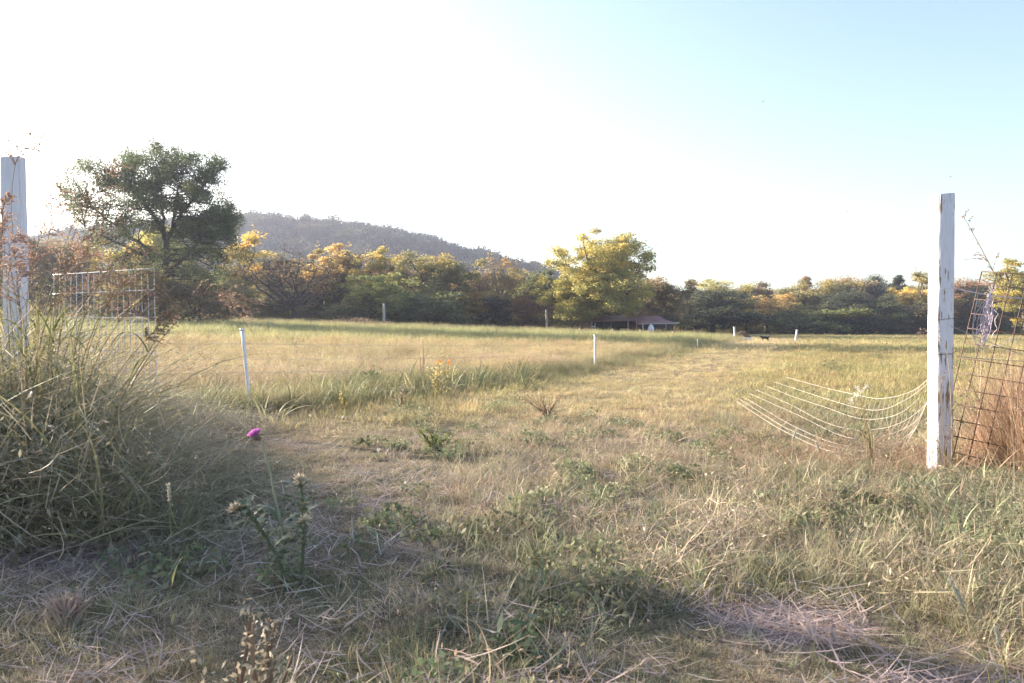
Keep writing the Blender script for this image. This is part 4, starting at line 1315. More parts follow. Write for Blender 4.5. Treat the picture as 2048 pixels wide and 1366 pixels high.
for (px, base, top, d, lab) in ((541, 656, 640, 66, 'thin pale stake left of the bare tree'), (589, 655, 645, 66, 'short pale stake under the bare tree'),
                               (914, 664, 654, 72, 'small pale stake below the large olive-gold tree'), (1022, 665, 656, 74, 'grey stake below the thin forked tree'),
                               (1059, 665, 653, 74, 'slim grey stake left of the leaning grey post'), (1159, 667, 656, 72, 'pale stake at the left end of the shed'),
                               (1225, 668, 658, 70, 'pale stake before the middle of the shed'), (1279, 671, 659, 68, 'pale stake before the right shed posts'),
                               (1344, 674, 662, 66, 'leaning pale stake before the low brown bush'), (1627, 672, 663, 110, 'tiny pale stake below the dark trees on the right')):
    stake(px, base, top, lab, GP, w=.10, d=d, mat=M_WOODP, cap=False, lean=.1 if px in (1279, 1344) else 0)
def pole(px, base, top, d, w, label, lean=0.0, mat=None):
    b = ground(P(px, base, d).x, d); h = P(px, top, d).z - b.z
    r = thing('fence_post', b, label, 'post')
    g = Geo(); g.tube([Vector((lean * h * t, .02 * math.sin(t * 4), -.2 + (h + .2) * t)) for t in np.linspace(0, 1, 6)], np.linspace(w * .55, w * .42, 6), 8)
    g.build('shaft', mat or M_WOOD, r)
pole(768, 648, 607, 76, .28, 'tall grey timber post before the left trees', 0, M_WOODP)
pole(1095, 666, 619, 76, .26, 'leaning grey timber post left of the yellow tree', -.06)
pole(421, 620, 560, 85, .16, 'dark thin post under the tall yellow tree')

A = hit(503, 824); B = hit(1190, 738); Cc = hit(1395, 698); Dd = ground(P(1470, 686, 53).x, 53)
def fw(a, za, b, zb, sag, label):
    wire('polywire', catenary(Vector((a.x, a.y, a.z + za)), Vector((b.x, b.y, b.z + zb)), sag), .0028, M_NET, label, 'electric wire', 'strands of the electric fence')
fw(A, .90, B, .62, .03, 'top electric strand from corner stake to halfway stake')
fw(A, .70, B, .42, .05, 'middle electric strand from corner stake to halfway stake')
fw(A, .52, B, .20, .05, 'lowest electric strand from corner stake to halfway stake')
W0 = ground(-9.5, 9.0)
fw(W0, .95, A, .90, .02, 'top electric strand running left from the corner stake')
fw(W0, .70, A, .70, .02, 'middle electric strand running left from the corner stake')
fw(W0, .50, A, .52, .02, 'lowest electric strand running left from the corner stake')
fw(B, .62, Dd, .75, .06, 'electric strand from halfway stake to the lane end')

# ------------------------------------------------------------------ shed
def shed():
    d = 78.0
    M_BOARD = mat_simple('faded_red_boards', (0.34, 0.16, 0.13), 0.85, 0, 0.35, 5)
    M_ROOF = mat_simple('purple_rust_metal', (0.30, 0.14, 0.135), 0.55, 0.25, 0.4, 1.2)
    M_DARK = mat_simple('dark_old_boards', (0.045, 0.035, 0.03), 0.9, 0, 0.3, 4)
    M_WHITE = mat_simple('chalky_white_paint', (0.62, 0.60, 0.60), 0.7, 0, 0.12, 6)
    X0 = P(1160, 650, d).x
    zb = float(gz(12, d))
    r = thing('shed', (X0, d, zb), 'tumbledown open shed with rusty purple roof under the yellow tree', 'shed')
    def q(px, py, dd): p = P(px, py, dd); return Vector((p.x - X0, dd - d, p.z - zb))
    # board wall
    g = Geo(); x = 0.0
    w_end = q(1184, 650, d).x
    rg = np.random.default_rng(5)
    while x < w_end - .05:
        bw = rg.uniform(.16, .24)
        if not (.50 < x < .68): g.box((x, -.02, -.2), (min(x + bw - .025, w_end), .02, rg.uniform(1.25, 1.38)))
        x += bw
    g.build('board_wall', M_BOARD, r)
    # white framed opening
    a, b = q(1183, 667, d - .1), q(1191, 644, d - .1)
    f = Geo(); t = .07
    f.box((a.x, -.12, -.1), (a.x + t, -.05, b.z)); f.box((b.x - t, -.12, -.1), (b.x, -.05, b.z - .1))
    f.box((a.x + t, -.12, b.z - .55), (b.x - t, -.05, b.z - .42)); f.box((a.x + t, -.12, -.1), (b.x - t, -.05, .12))
    fr = f.build('door_frame', M_WHITE, r)
    p_ = Geo(); p_.box((a.x + t, -.07, .12), (b.x - t, -.055, b.z - .55)); p_.build('pane', M_DARK, fr)
    # side and back
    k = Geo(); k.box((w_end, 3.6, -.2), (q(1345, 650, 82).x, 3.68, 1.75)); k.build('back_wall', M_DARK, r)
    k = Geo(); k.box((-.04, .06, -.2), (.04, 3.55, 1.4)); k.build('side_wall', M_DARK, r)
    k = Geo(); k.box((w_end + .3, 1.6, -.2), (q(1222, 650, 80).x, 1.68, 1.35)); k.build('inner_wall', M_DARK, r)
    # flat main roof
    m = Geo(); e0, e1 = q(1155, 645, d - .5), q(1276, 641, d - .5)
    V = []
    for sx in np.linspace(0, 1, 60):
        xx = e0.x + (e1.x - e0.x) * sx; zz = e0.z + (e1.z - e0.z) * sx + .015 * math.sin(sx * 120)
        V += [(xx, -.6, zz), (xx, 3.9, zz + .65)]
    V = np.array(V); n_ = len(V); Vt = V + np.array([0, 0, .04])
    Qa = [[2 * i_, 2 * i_ + 2, 2 * i_ + 3, 2 * i_ + 1] for i_ in range(59)]
    m.add(V, Qa); m.add(Vt, [x_[::-1] for x_ in Qa])
    m.add(np.concatenate([V[::2], Vt[::2]]), [[i_, i_ + 60, i_ + 61, i_ + 1] for i_ in range(59)])
    m.build('main_roof', M_ROOF, r)
    # lean-to roof, corrugated, sloping to the right and to the viewer
    c00, c10 = q(1276, 647, d - 1.2), q(1356, 646, d - .6); c01, c11 = q(1256, 631, d + 2.4), q(1318, 632, d + 2.6)
    m = Geo(); nu, nv = 90, 5; V = []
    for i_ in range(nu):
        u = i_ / (nu - 1)
        for j_ in range(nv):
            v = j_ / (nv - 1)
            p = c00.lerp(c10, u).lerp(c01.lerp(c11, u), v)
            V.append((p.x, p.y, p.z + .022 * math.sin(u * 150) - .10 * math.sin(v * 3.14) * (.4 + .6 * u)))
    V = np.array(V)
    Qa = [[i_ * nv + j_, (i_ + 1) * nv + j_, (i_ + 1) * nv + j_ + 1, i_ * nv + j_ + 1] for i_ in range(nu - 1) for j_ in range(nv - 1)]
    m.add(V, Qa); m.add(V - np.array([0, 0, .03]), [x_[::-1] for x_ in Qa])
    ro = m.build('lean_to_roof', M_ROOF, r)
    pu = Geo(); pu.tube([c00 + Vector((0, -.02, -.05)), c10 + Vector((0, -.02, -.05))], .045, 6); pu.tube([c10.lerp(c00, .12) + Vector((0, .0, .02)), c10 + Vector((.15, 0, .02))], .06, 6)
    pu.build('eave_beam', M_WOODP, ro)
    for (px, py0, px1, py1, dd, w, mt) in ((1256, 664, 1256, 640, d - .4, .16, M_BOARD), (1208, 668, 1208, 643, d - .3, .2, M_DARK), (1273, 664, 1273, 642, d - 1, .13, M_BOARD), (1288, 666, 1285, 646, d - 1.1, .14, M_WOODP), (1332, 666, 1332, 646, d - .6, .11, M_WOOD), (1223, 666, 1223, 645, d, .16, M_DARK)):
        s = Geo(); a, b = q(px, py0, dd), q(px1, py1, dd); a.z = -.2
        s.tube([a, a.lerp(b, .5), b], w * .5, 6); s.build('post', mt, r)
shed()
def bench():
    b = ground(P(1249, 660, 75).x, 75)
    M_Y = mat_simple('yellowed_timber', (0.62, 0.50, 0.25), 0.7, 0, 0.1, 6)
    r = thing('bench', b, 'yellowish timber bench standing before the dark shed opening', 'bench')
    zt = P(1249, 657.5, 75).z - b.z
    g = Geo(); g.box((-.45, -.18, zt - .07), (.45, .18, zt)); g.build('seat', M_Y, r)
    for sx in (-.40, .34):
        for sy in (-.15, .10):
            l = Geo(); l.box((sx, sy, -.05), (sx + .07, sy + .06, zt - .072)); l.build('leg', M_Y, r)
bench()
def dome():
    b = ground(P(1302, 660, 76.2).x, 76.2)
    z1 = P(1302, 649, 76.2).z - b.z; z0 = P(1302, 659, 76.2).z - b.z
    r = thing('water_tank', b, 'white dome-topped tank under the shed lean-to', 'tank')
    g = Geo(); n_ = 10
    prof = [(0, .0), (.30, .02), (.32, .1), (.31, z0), (.31, z0 + .1), (.27, z0 + (z1 - z0) * .5), (.18, z0 + (z1 - z0) * .85), (.07, z1)]
    g.tube([Vector((0, 0, z)) for rr, z in prof], [rr for rr, z in prof], 20)
    g.build('shell', mat_simple('white_tank', (.75, .75, .80), .4, 0, .05, 3), r, True)
    c = Geo(); c.tube([Vector((0, 0, z1)), Vector((0, 0, z1 + .04))], .07, 12); c.build('lid', M_PLASTIC, r)
dome()
# white rounded trough and sheet of debris
def lump(name, px, base, top, width, d, colour, label, cat, seed, depth=.5):
    b = ground(P(px, base, d).x, d); h = P(px, top, d).z - b.z; w = width / F * d
    bm = bmesh.new(); bmesh.ops.create_icosphere(bm, subdivisions=4, radius=1)
    rg = np.random.default_rng(seed)
    for v in bm.verts:
        n_ = float(fbm(np.array(v.co.x * 1.6 + 5), np.array(v.co.y * 1.6 + v.co.z + seed), 3)) - .5
        k = 1 + n_ * .45
        v.co = Vector((v.co.x * w / 2 * k, v.co.y * w / 2 * depth * k, max(-.1, v.co.z * h * k)))
    me = bpy.data.meshes.new(name); bm.to_mesh(me); bm.free()
    for p in me.polygons: p.use_smooth = True
    me.materials.append(mat_simple(label.replace(' ', '_')[:30], colour, .5, 0, .1, 4))
    o = link(name, me); o.location = b
    return tag(o, label, cat)
lump('tarp_heap', 380, 650, 639.5, 17, 68, (.62, .66, .74), 'white covered heap at the foot of the big spreading tree', 'tarp heap', 3)
lump('debris_sheet', 1493, 681, 675, 28, 55, (.70, .68, .70), 'crumpled white sheet lying before the brown twiggy bush', 'sheet', 8, .35)

# small black animals ---------------------------------------------------------
def animal(name, px, base, d, scale, rz, label, pts, edges, rad, ears):
    b = ground(P(px, base, d).x, d)
    me = bpy.data.meshes.new(name)
    me.from_pydata(pts, edges, []); me.update()
    o = link(name, me); o.location = b; o.scale = (scale,) * 3; o.rotation_euler = (0, 0, rz)
    sk = o.modifiers.new('skin', 'SKIN')
    for v, rr in zip(me.skin_vertices[0].data, rad): v.radius = (rr, rr)
    me.skin_vertices[0].data[0].use_root = True
    o.modifiers.new('sub', 'SUBSURF').levels = 1; o.modifiers['sub'].render_levels = 2
    me.materials.append(mat_simple(name + '_coat', (.012, .011, .012), .7, 0, .2, 8))
    return tag(o, label, 'animal')
Q_PTS = [(0, 0, .62), (.22, 0, .63), (-.25, 0, .62), (.36, 0, .75), (.46, 0, .84), (.60, 0, .78),     # pelvis.. chest etc.
         (.24, .09, .42), (.24, .09, .22), (.25, .09, .03), (.24, -.09, .42), (.22, -.09, .22), (.23, -.09, .03),
         (-.27, .09, .45), (-.34, .09, .24), (-.30, .09, .03), (-.27, -.09, .45), (-.32, -.09, .24), (-.28, -.09, .03),
         (-.40, 0, .62), (-.50, 0, .55), (.45, .07, .93), (.45, -.07, .93)]
Q_ED = [(0, 1), (0, 2), (1, 3), (3, 4), (4, 5), (1, 6), (6, 7), (7, 8), (1, 9), (9, 10), (10, 11), (2, 12), (12, 13), (13, 14), (2, 15), (15, 16), (16, 17), (2, 18), (18, 19), (4, 20), (4, 21)]
Q_R = [.19, .18, .17, .11, .10, .055, .06, .04, .04, .06, .04, .04, .075, .04, .04, .075, .04, .04, .04, .02, .02, .02]
animal('black_goat', 421, 650, 68, 1.05, R(-65), 'black animal standing by the left trees behind the pale grass', Q_PTS, Q_ED, Q_R, True)
K_PTS = [(0, 0, .24), (.12, 0, .235), (-.14, 0, .24), (.20, 0, .27), (.25, 0, .29), (.30, 0, .275), (.11, .045, .14), (.12, .045, .02), (.13, -.045, .14), (.15, -.045, .02),
         (-.15, .045, .15), (-.19, .045, .09), (-.17, .045, .02), (-.13, -.045, .15), (-.17, -.045, .09), (-.14, -.045, .02), (-.22, 0, .27), (-.29, 0, .34), (-.31, 0, .44), (.25, .03, .345), (.25, -.03, .345)]
K_ED = [(0, 1), (0, 2), (1, 3), (3, 4), (4, 5), (1, 6), (6, 7), (1, 8), (8, 9), (2, 10), (10, 11), (11, 12), (2, 13), (13, 14), (14, 15), (2, 16), (16, 17), (17, 18), (4, 19), (4, 20)]
K_R = [.075, .07, .07, .05, .052, .028, .026, .02, .026, .02, .036, .02, .018, .036, .02, .018, .018, .014, .012, .012, .012]
animal('black_cat', 1530, 686, 50, 1.15, R(165), 'small black cat crossing the grass between two white stakes', K_PTS, K_ED, K_R, True)

# birds in the sky
def bird(px, py, d, s, label, flap):
    c = P(px, py, d)
    g = Geo()
    g.tube([Vector((-.09, 0, 0)) * s, Vector((-.04, 0, .0)) * s, Vector((.02, 0, .01)) * s, Vector((.07, 0, .005)) * s, Vector((.10, 0, 0)) * s], np.array([.006, .022, .026, .016, .004]) * s, 7)
    for sy in (-1, 1):
        V = np.array([[.03, 0, .01], [-.04, 0, .01], [-.03, .10 * sy, .03 + flap], [.04, .09 * sy, .03 + flap], [-.05, .20 * sy, .02 + flap * .6], [-.02, .19 * sy, .02 + flap * .6]]) * s
        g.add(np.concatenate([V, V - np.array([0, 0, .006 * s])]), [[0, 1, 2, 3], [3, 2, 4, 5], [6, 9, 8, 7], [9, 11, 10, 8]])
    g.add(np.array([[-.08, -.008, 0], [-.08, .008, 0], [-.15, .03, 0], [-.15, -.03, 0]]) * s, [[0, 1, 2, 3]])
    o = g.build('bird', M_BIRD); o.location = c; o.rotation_euler = (0, 0, rng.uniform(-.6, .6))
    tag(o, label, 'bird', 'birds in the sky')
M_BIRD = mat_simple('dark_feathers', (.05, .05, .055), .7, 0, .2, 10)
bird(305, 72, 60, .55, 'tiny dark bird high in the white left sky', .04)
bird(1527, 203, 60, .8, 'tiny dark bird in the pale blue sky, upper right', .02)
bird(1901, 354, 60, .75, 'tiny dark bird just above the flaking white post', .05)
bird(1694, 423, 60, .7, 'tiny dark bird low over the right-hand trees', .03)

# ------------------------------------------------------------------ tall seeding grasses
M_STEM = mat_plant('tall_grass_stem', (.30, .24, .12), (.42, .34, .20))
M_BLADE = mat_plant('tall_grass_blade', (.12, .15, .055), (.36, .34, .17), .4)
M_SEEDR = mat_plant('reddish_seed_head', (.27, .165, .135), (.46, .33, .26), .35)
M_SEEDT = mat_plant('tan_seed_head', (.27, .18, .12), (.45, .32, .22), .3)
def tall_grass(base, ctrl, label, group, seed, head=.34, spread=.11, nbr=16, dens=9, leaves=5, seedmat=None, spk=.0145, name='tall_grass', leaf_len=.5, stem_r=.0032):
    """base and ctrl are (px, py, depth); the stem runs through them, the seed head hangs on its end"""
    rg = np.random.default_rng(seed)
    pts = [P(*c) for c in ctrl]
    b = ground(P(*base).x, P(*base).y)
    r = thing(name, b, label, 'grass', group)
    cp = np.array([(0, 0, -.03)] + [tuple(p - b) for p in pts])
    t = np.linspace(0, len(cp) - 1, 26)
    q = np.stack([np.interp(t, range(len(cp)), cp[:, k]) for k in range(3)], 1)
    for _ in range(6): q[1:-1] = (q[:-2] + q[2:] + 2 * q[1:-1]) / 4
    g = Geo(); g.tube(q, np.linspace(stem_r, stem_r * .35, 26), 5, rnd=rg.random()); g.build('stem', M_STEM, r)
    L = np.concatenate([[0], np.cumsum(np.linalg.norm(np.diff(q, axis=0), axis=1))]); tot = L[-1]
    def at(s): return np.array([np.interp(s, L, q[:, k]) for k in range(3)])
    if nbr:
        h = Geo()
        for k in range(nbr):
            f = rg.random()
            s0 = tot - head * (1 - f)
            o_ = at(s0); dr = at(min(tot, s0 + .02)) - at(s0 - .02); dr /= np.linalg.norm(dr) + 1e-9
            sd = rg.normal(size=3); sd -= dr * np.dot(sd, dr); sd /= np.linalg.norm(sd)
            ln = spread * (1.15 - f * .8) * rg.uniform(.6, 1.3)
            tt = np.linspace(0, 1, 6)[:, None]
            br = o_ + (dr * .75 + sd * .65) * ln * tt + np.array([0, 0, -.35]) * ln * tt ** 2
            h.tube(br, np.linspace(.0014, .0008, 6), 3, rnd=.3)
            m_ = dens
            u = rg.uniform(.25, 1, m_)
            pp = np.stack([np.interp(u, tt[:, 0], br[:, j]) for j in range(3)], 1) + rg.normal(0, .004, (m_, 3))
            dd = (br[-1] - br[0]); dd /= np.linalg.norm(dd)
            d2 = dd + rg.normal(0, .35, (m_, 3)); d2 /= np.linalg.norm(d2, axis=1)[:, None]
            e2 = np.cross(d2, rg.normal(size=(m_, 3))); e2 /= np.linalg.norm(e2, axis=1)[:, None]
            sz = spk * rg.uniform(.7, 1.3, (m_, 1))
            V = np.stack([pp - d2 * sz * .5, pp + e2 * sz * .24, pp + d2 * sz * .5, pp - e2 * sz * .24], 1).reshape(-1, 3)
            h.add(V, np.arange(m_ * 4).reshape(-1, 4), rnd=np.repeat(rg.random(m_), 4))
        h.build('seed_head', seedmat or M_SEEDR, r)
    for k in range(leaves):
        l = Geo()
        s0 = tot * rg.uniform(.12, .62)
        l.blades(at(s0)[None], np.array([rg.uniform(0, 6.28)]), np.array([leaf_len * rg.uniform(.6, 1.2)]), np.array([rg.uniform(.3, .7)]), np.array([rg.uniform(1.0, 2.2)]), np.array([rg.uniform(.012, .02)]), 9, rg)
        l.build('leaf', M_BLADE, r)
    return r
GT = 'tall seeding grasses round the left post'
TG = [
 ((60, 900, 4.9), [(40, 600, 4.9), (20, 420, 4.9), (30, 310, 4.9), (78, 264, 4.85)], 'tallest grass, its seed head above the left post', .30, M_SEEDR),
 ((40, 930, 4.6), [(30, 700, 4.6), (10, 520, 4.6), (2, 420, 4.6), (20, 390, 4.6)], 'grass with a dark red head across the upper left post', .26, M_SEEDR),
 ((90, 930, 4.7), [(60, 720, 4.7), (25, 560, 4.7), (15, 490, 4.7), (38, 470, 4.7)], 'grass with a red head drooping across the middle of left post', .26, M_SEEDR),
 ((100, 930, 4.6), [(75, 760, 4.6), (45, 640, 4.6), (30, 560, 4.6), (45, 540, 4.6)], 'grass with a pink head low across the left post', .24, M_SEEDR),
 ((80, 920, 4.8), [(70, 700, 4.8), (90, 500, 4.8), (110, 420, 4.8), (125, 370, 4.8)], 'grass with a thin head just right of the left post top', .30, M_SEEDR),
 ((100, 930, 4.9), [(100, 700, 4.9), (140, 480, 4.9), (180, 400, 4.9), (235, 330, 4.9)], 'grass whose brown head crosses the big tree crown', .42, M_SEEDT),
 ((110, 940, 4.7), [(110, 720, 4.7), (140, 560, 4.7), (190, 480, 4.7), (260, 425, 4.7)], 'grass with a wide pinkish head below the big tree crown', .46, M_SEEDR),
 ((120, 940, 4.5), [(140, 720, 4.5), (190, 570, 4.5), (250, 500, 4.5), (300, 505, 4.5)], 'grass arching right with a pale rosy head above wire panel', .40, M_SEEDR),
 ((130, 950, 4.5), [(150, 760, 4.5), (200, 620, 4.5), (265, 545, 4.5), (325, 560, 4.5)], 'grass arching over the corner of the wire panel', .36, M_SEEDT),
 ((160, 950, 4.6), [(190, 820, 4.6), (245, 730, 4.6), (320, 650, 4.6), (345, 620, 4.6)], 'grass with a dense red head at the panel right corner', .26, M_SEEDR),
 ((170, 950, 4.5), [(220, 830, 4.5), (310, 680, 4.5), (370, 600, 4.5), (430, 575, 4.5), (480, 600, 4.5)], 'grass arching far right with a brown head under the trees', .34, M_SEEDT),
 ((180, 950, 4.4), [(230, 820, 4.4), (330, 660, 4.4), (410, 595, 4.4), (465, 590, 4.4), (510, 625, 4.4)], 'grass bending furthest right with rosy drooping tip', .30, M_SEEDR),
 ((70, 930, 4.4), [(60, 800, 4.4), (85, 660, 4.4), (120, 560, 4.4), (150, 520, 4.4)], 'grass with a sparse head between left post and panel', .34, M_SEEDT),
 ((20, 940, 4.3), [(15, 800, 4.3), (-5, 640, 4.3), (-15, 520, 4.3), (0, 470, 4.3)], 'grass with a rusty head at the very left edge', .30, M_SEEDR),
 ((150, 950, 4.3), [(150, 830, 4.3), (175, 700, 4.3), (215, 600, 4.3), (265, 560, 4.3)], 'shorter grass with a tan head before the wire panel', .30, M_SEEDT),
 ((105, 930, 4.8), [(95, 720, 4.8), (105, 600, 4.8), (135, 520, 4.8), (178, 470, 4.8)], 'grass with a mauve head between post and big tree trunk', .40, M_SEEDR),
 ((115, 930, 4.7), [(120, 740, 4.7), (150, 640, 4.7), (195, 560, 4.7), (240, 540, 4.7)], 'grass with a rosy head over the middle of the wire panel', .34, M_SEEDR),
 ((95, 930, 4.9), [(100, 700, 4.9), (120, 520, 4.9), (150, 430, 4.9), (205, 380, 4.9)], 'grass with a brown head before the left limbs of the big tree', .40, M_SEEDT),
 ((65, 930, 4.7), [(50, 700, 4.7), (55, 560, 4.7), (80, 470, 4.7), (110, 450, 4.7)], 'grass with a pale head along the right side of the left post', .32, M_SEEDR),
 ((140, 950, 4.6), [(160, 800, 4.6), (205, 690, 4.6), (262, 610, 4.6), (312, 590, 4.6)], 'grass with a reddish head in the upper right panel corner', .30, M_SEEDR),
 ((30, 930, 4.7), [(22, 720, 4.7), (12, 600, 4.7), (20, 520, 4.7), (55, 500, 4.7)], 'grass with a rust head below the middle of the left post', .28, M_SEEDR),
]
for k, (b, c, lab, hd, sm) in enumerate(TG):
    few = 'right with a brown' in lab or 'furthest' in lab
    dense = 'dense' in lab or 'dark red' in lab
    tall_grass(b, c, lab, GT, 1000 + k, head=hd, spread=.20 if not dense else .12, nbr=(16 if few else 36) if not dense else 60, dens=13, seedmat=sm, leaves=5)
tall_grass((2075, 960, 5.2), [(2075, 720, 5.2), (2015, 600, 5.2), (1975, 520, 5.2), (1945, 465, 5.2), (1926, 432, 5.2)], 'lone seeding grass leaning left over the rusty panel', None, 1100, head=.75, spread=.22, nbr=20, dens=11, seedmat=M_SEEDR, leaves=1, spk=.017, stem_r=.0045)
tall_grass((1905, 960, 5.35), [(1903, 800, 5.3), (1895, 690, 5.3), (1860, 660, 5.3), (1815, 675, 5.3)], 'reddish grass drooping left across the flaking post', None, 1101, head=.26, spread=.09, nbr=8, dens=7, seedmat=M_SEEDR, leaves=1, spk=.014)
GD = 'dry red stalks round the foot of the flaking post'
for k, (bx, cx, ty) in enumerate(((1893, 1880, 740), (1900, 1912, 790), (1898, 1890, 860), (1910, 1935, 760), (1885, 1868, 850), (1918, 1955, 790))):
    tall_grass((bx, 955, 5.35), [(bx + (cx - bx) * .4, 880, 5.33), (cx, ty + 30, 5.33), (cx + 8, ty, 5.33)], 'thin dry red stalk at the foot of the flaking white post', GD, 1120 + k, head=.14, spread=.05, nbr=7, dens=6, seedmat=M_SEEDR, leaves=1, leaf_len=.2, spk=.013, stem_r=.0028)

# pale seeding weed in front of the net
def fluff_weed():
    d = 5.6
    b = ground(P(1745, 925, d).x, d)
    r = thing('seeding_weed', b, 'upright pale weed with white fluffy tips before the fallen net', 'weed')
    rg = np.random.default_rng(61)
    g = Geo(); lv = Geo(); fl = Geo()
    tops = [(1712, 790), (1702, 800), (1722, 782), (1730, 775), (1716, 776)]
    for tx, ty in tops:
        e = P(tx, ty, d) - b
        g = Geo(); g.tube([Vector((0, 0, -.02)), e * .4 + Vector((.02, 0, 0)), e * .75, e], [.0045, .0035, .0028, .0016], 5); g.build('stem', M_STEM, r)
        fl.leaves(np.array(e)[None] + rg.normal(0, .012, (40, 3)), .014, rg, aspect=.4)
        for q in range(9):
            c = e * rg.uniform(.25, .95)
            lv.blades(np.array(c)[None], np.array([rg.uniform(0, 6.28)]), np.array([.07]), np.array([.5]), np.array([1.0]), np.array([.009]), 4, rg)
    lv.build('foliage', M_BLADE, r)
    fl.build('seed_fluff', mat_plant('seed_fluff', (.6, .56, .5), (.8, .78, .74)), r)
fluff_weed()
# foxtail blades close to the camera, bottom right
def near_fox(base, ctrl, label, seed, hl, hw):
    rg = np.random.default_rng(seed)
    pts = [P(*c) for c in ctrl]
    b = ground(P(*base).x, P(*base).y)
    r = thing('foxtail_grass', b, label, 'grass', 'foxtails standing close to the camera')
    cp = np.array([(0, 0, -.02)] + [tuple(p - b) for p in pts]); t = np.linspace(0, len(cp) - 1, 18)
    q = np.stack([np.interp(t, range(len(cp)), cp[:, k]) for k in range(3)], 1)
    for _ in range(3): q[1:-1] = (q[:-2] + q[2:] + 2 * q[1:-1]) / 4
    g = Geo(); g.tube(q, np.linspace(.0018, .001, 18), 5); g.build('stem', M_BLADE, r)
    d = q[-1] - q[-3]; d /= np.linalg.norm(d)
    h = Geo(); s = np.linspace(0, 1, 7)
    h.tube(q[-1] + d * (s * hl)[:, None], hw * np.array([.4, .85, 1, 1, .85, .6, .15]), 7)
    u = rg.random(150); c = q[-1] + d * (u * hl)[:, None]
    h.leaves(c + rg.normal(0, hw * .7, (150, 3)), hw * 2.6, rg, aspect=.12)
    h.build('seed_head', mat_plant('pale_foxtail', (.36, .36, .27), (.52, .50, .42), .35), r)
    for k in range(3):
        l = Geo(); l.blades((q[2 + 2 * k])[None], np.array([rg.uniform(0, 6.28)]), np.array([.16]), np.array([.4]), np.array([1.4]), np.array([.007]), 7, rg); l.build('leaf', M_BLADE, r)
near_fox((2000, 1390, 1.9), [(1975, 1320, 1.9), (1945, 1250, 1.9), (1928, 1215, 1.9)], 'pale foxtail head leaning left at bottom right', 31, .085, .0052)
near_fox((2030, 1390, 1.85), [(2010, 1330, 1.85), (2000, 1290, 1.85)], 'short upright foxtail head in the bottom right corner', 32, .05, .0045)
near_fox((30, 1140, 3.4), [(34, 1110, 3.4), (37, 1085, 3.4)], 'small round-headed stem on the bare patch at left', 33, .03, .008)
near_fox((345, 1290, 2.6), [(343, 1180, 2.6), (342, 1060, 2.6), (339, 1000, 2.6)], 'slender straight foxtail left of the thistle', 34, .06, .004)
near_fox((1560, 985, 5.2), [(1570, 920, 5.2), (1585, 880, 5.2)], 'green foxtail curving over the reddish weeds', 35, .09, .006)
near_fox((1660, 985, 5.2), [(1650, 930, 5.2), (1640, 905, 5.2)], 'pale foxtail just left of the fluffy weed', 36, .09, .006)

# ------------------------------------------------------------------ thistle
M_THST = mat_plant('thistle_stem', (.20, .22, .13), (.34, .34, .24), .1)
M_THLF = mat_plant('thistle_leaf', (.11, .13, .075), (.28, .29, .20), .25)
M_PINK = mat_plant('thistle_petals', (.62, .18, .55), (.85, .40, .78), .4)
M_BRACT = mat_plant('thistle_bracts', (.15, .10, .085), (.26, .20, .15), .1)
M_STAR = mat_plant('dry_thistle_star', (.50, .41, .30), (.66, .58, .46), .3)
def stalk(g, q, r0, r1, rnd=.5): g.tube(q, np.linspace(r0, r1, len(q)), 7, rnd)
def bez(cp, n=16):
    cp = np.array([tuple(c) for c in cp]); t = np.linspace(0, len(cp) - 1, n)
    q = np.stack([np.interp(t, range(len(cp)), cp[:, k]) for k in range(3)], 1)
    for _ in range(3): q[1:-1] = (q[:-2] + q[2:] + 2 * q[1:-1]) / 4
    return q
def spiny_leaves(q, rg, parent, n, ln, lo=0.0, hi=.95):
    for k in range(n):
        g = Geo()
        c = q[int((lo + (hi - lo) * rg.random()) * (len(q) - 1))]
        az = rg.uniform(0, 6.28); le = rg.uniform(.5, 1.2)
        L_ = ln * rg.uniform(.6, 1.25)
        d = np.array([math.cos(az) * math.sin(le), math.sin(az) * math.sin(le), math.cos(le)])
        s = np.array([-math.sin(az), math.cos(az), 0.0])
        ts = np.linspace(0, 1, 9)
        mid = c + d * (ts * L_)[:, None] + np.array([0, 0, -1]) * (ts ** 2 * L_ * .45)[:, None]
        wv = L_ * .125 * np.sin(ts * 2.7 + .25) * np.where(np.arange(9) % 2 == 0, 1.5, .45); wv[-1] = 0
        V = np.concatenate([mid - s * wv[:, None] + np.array([0, 0, .25]) * wv[:, None], mid, mid + s * wv[:, None] + np.array([0, 0, .25]) * wv[:, None]])
        Q = [[i_, i_ + 9, i_ + 10, i_ + 1] for i_ in range(8)] + [[i_ + 9, i_ + 18, i_ + 19, i_ + 10] for i_ in range(8)]
        g.add(V, Q, rnd=rg.random())
        g.build('leaf', M_THLF, parent)
def wings(g, q, rg, n, ln):
    c = q[rg.integers(1, len(q) - 1, n)] + rg.normal(0, .002, (n, 3))
    g.leaves(c + rg.normal(0, ln * .35, (n, 3)), ln, rg, aspect=.28)
def star(c, parent, rg, rad, n=60, up=(0, 0, 1)):
    g = Geo(); up = np.array(up, float); up /= np.linalg.norm(up)
    for k in range(n):
        d = rg.normal(size=3); d /= np.linalg.norm(d); d = d + up * .75; d /= np.linalg.norm(d)
        e = np.cross(d, rg.normal(size=3)); e /= np.linalg.norm(e)
        L_ = rad * rg.uniform(.75, 1.2); w = rad * .10
        V = np.array([c + e * w * .6, c - e * w * .6, c + d * L_ * .6 - e * w, c + d * L_ * .6 + e * w, c + d * L_])
        g.add(V, [[0, 1, 2, 3]], [[3, 2, 4]], rnd=rg.random())
    g.build('seed_head', M_STAR, parent)
TD = 3.25
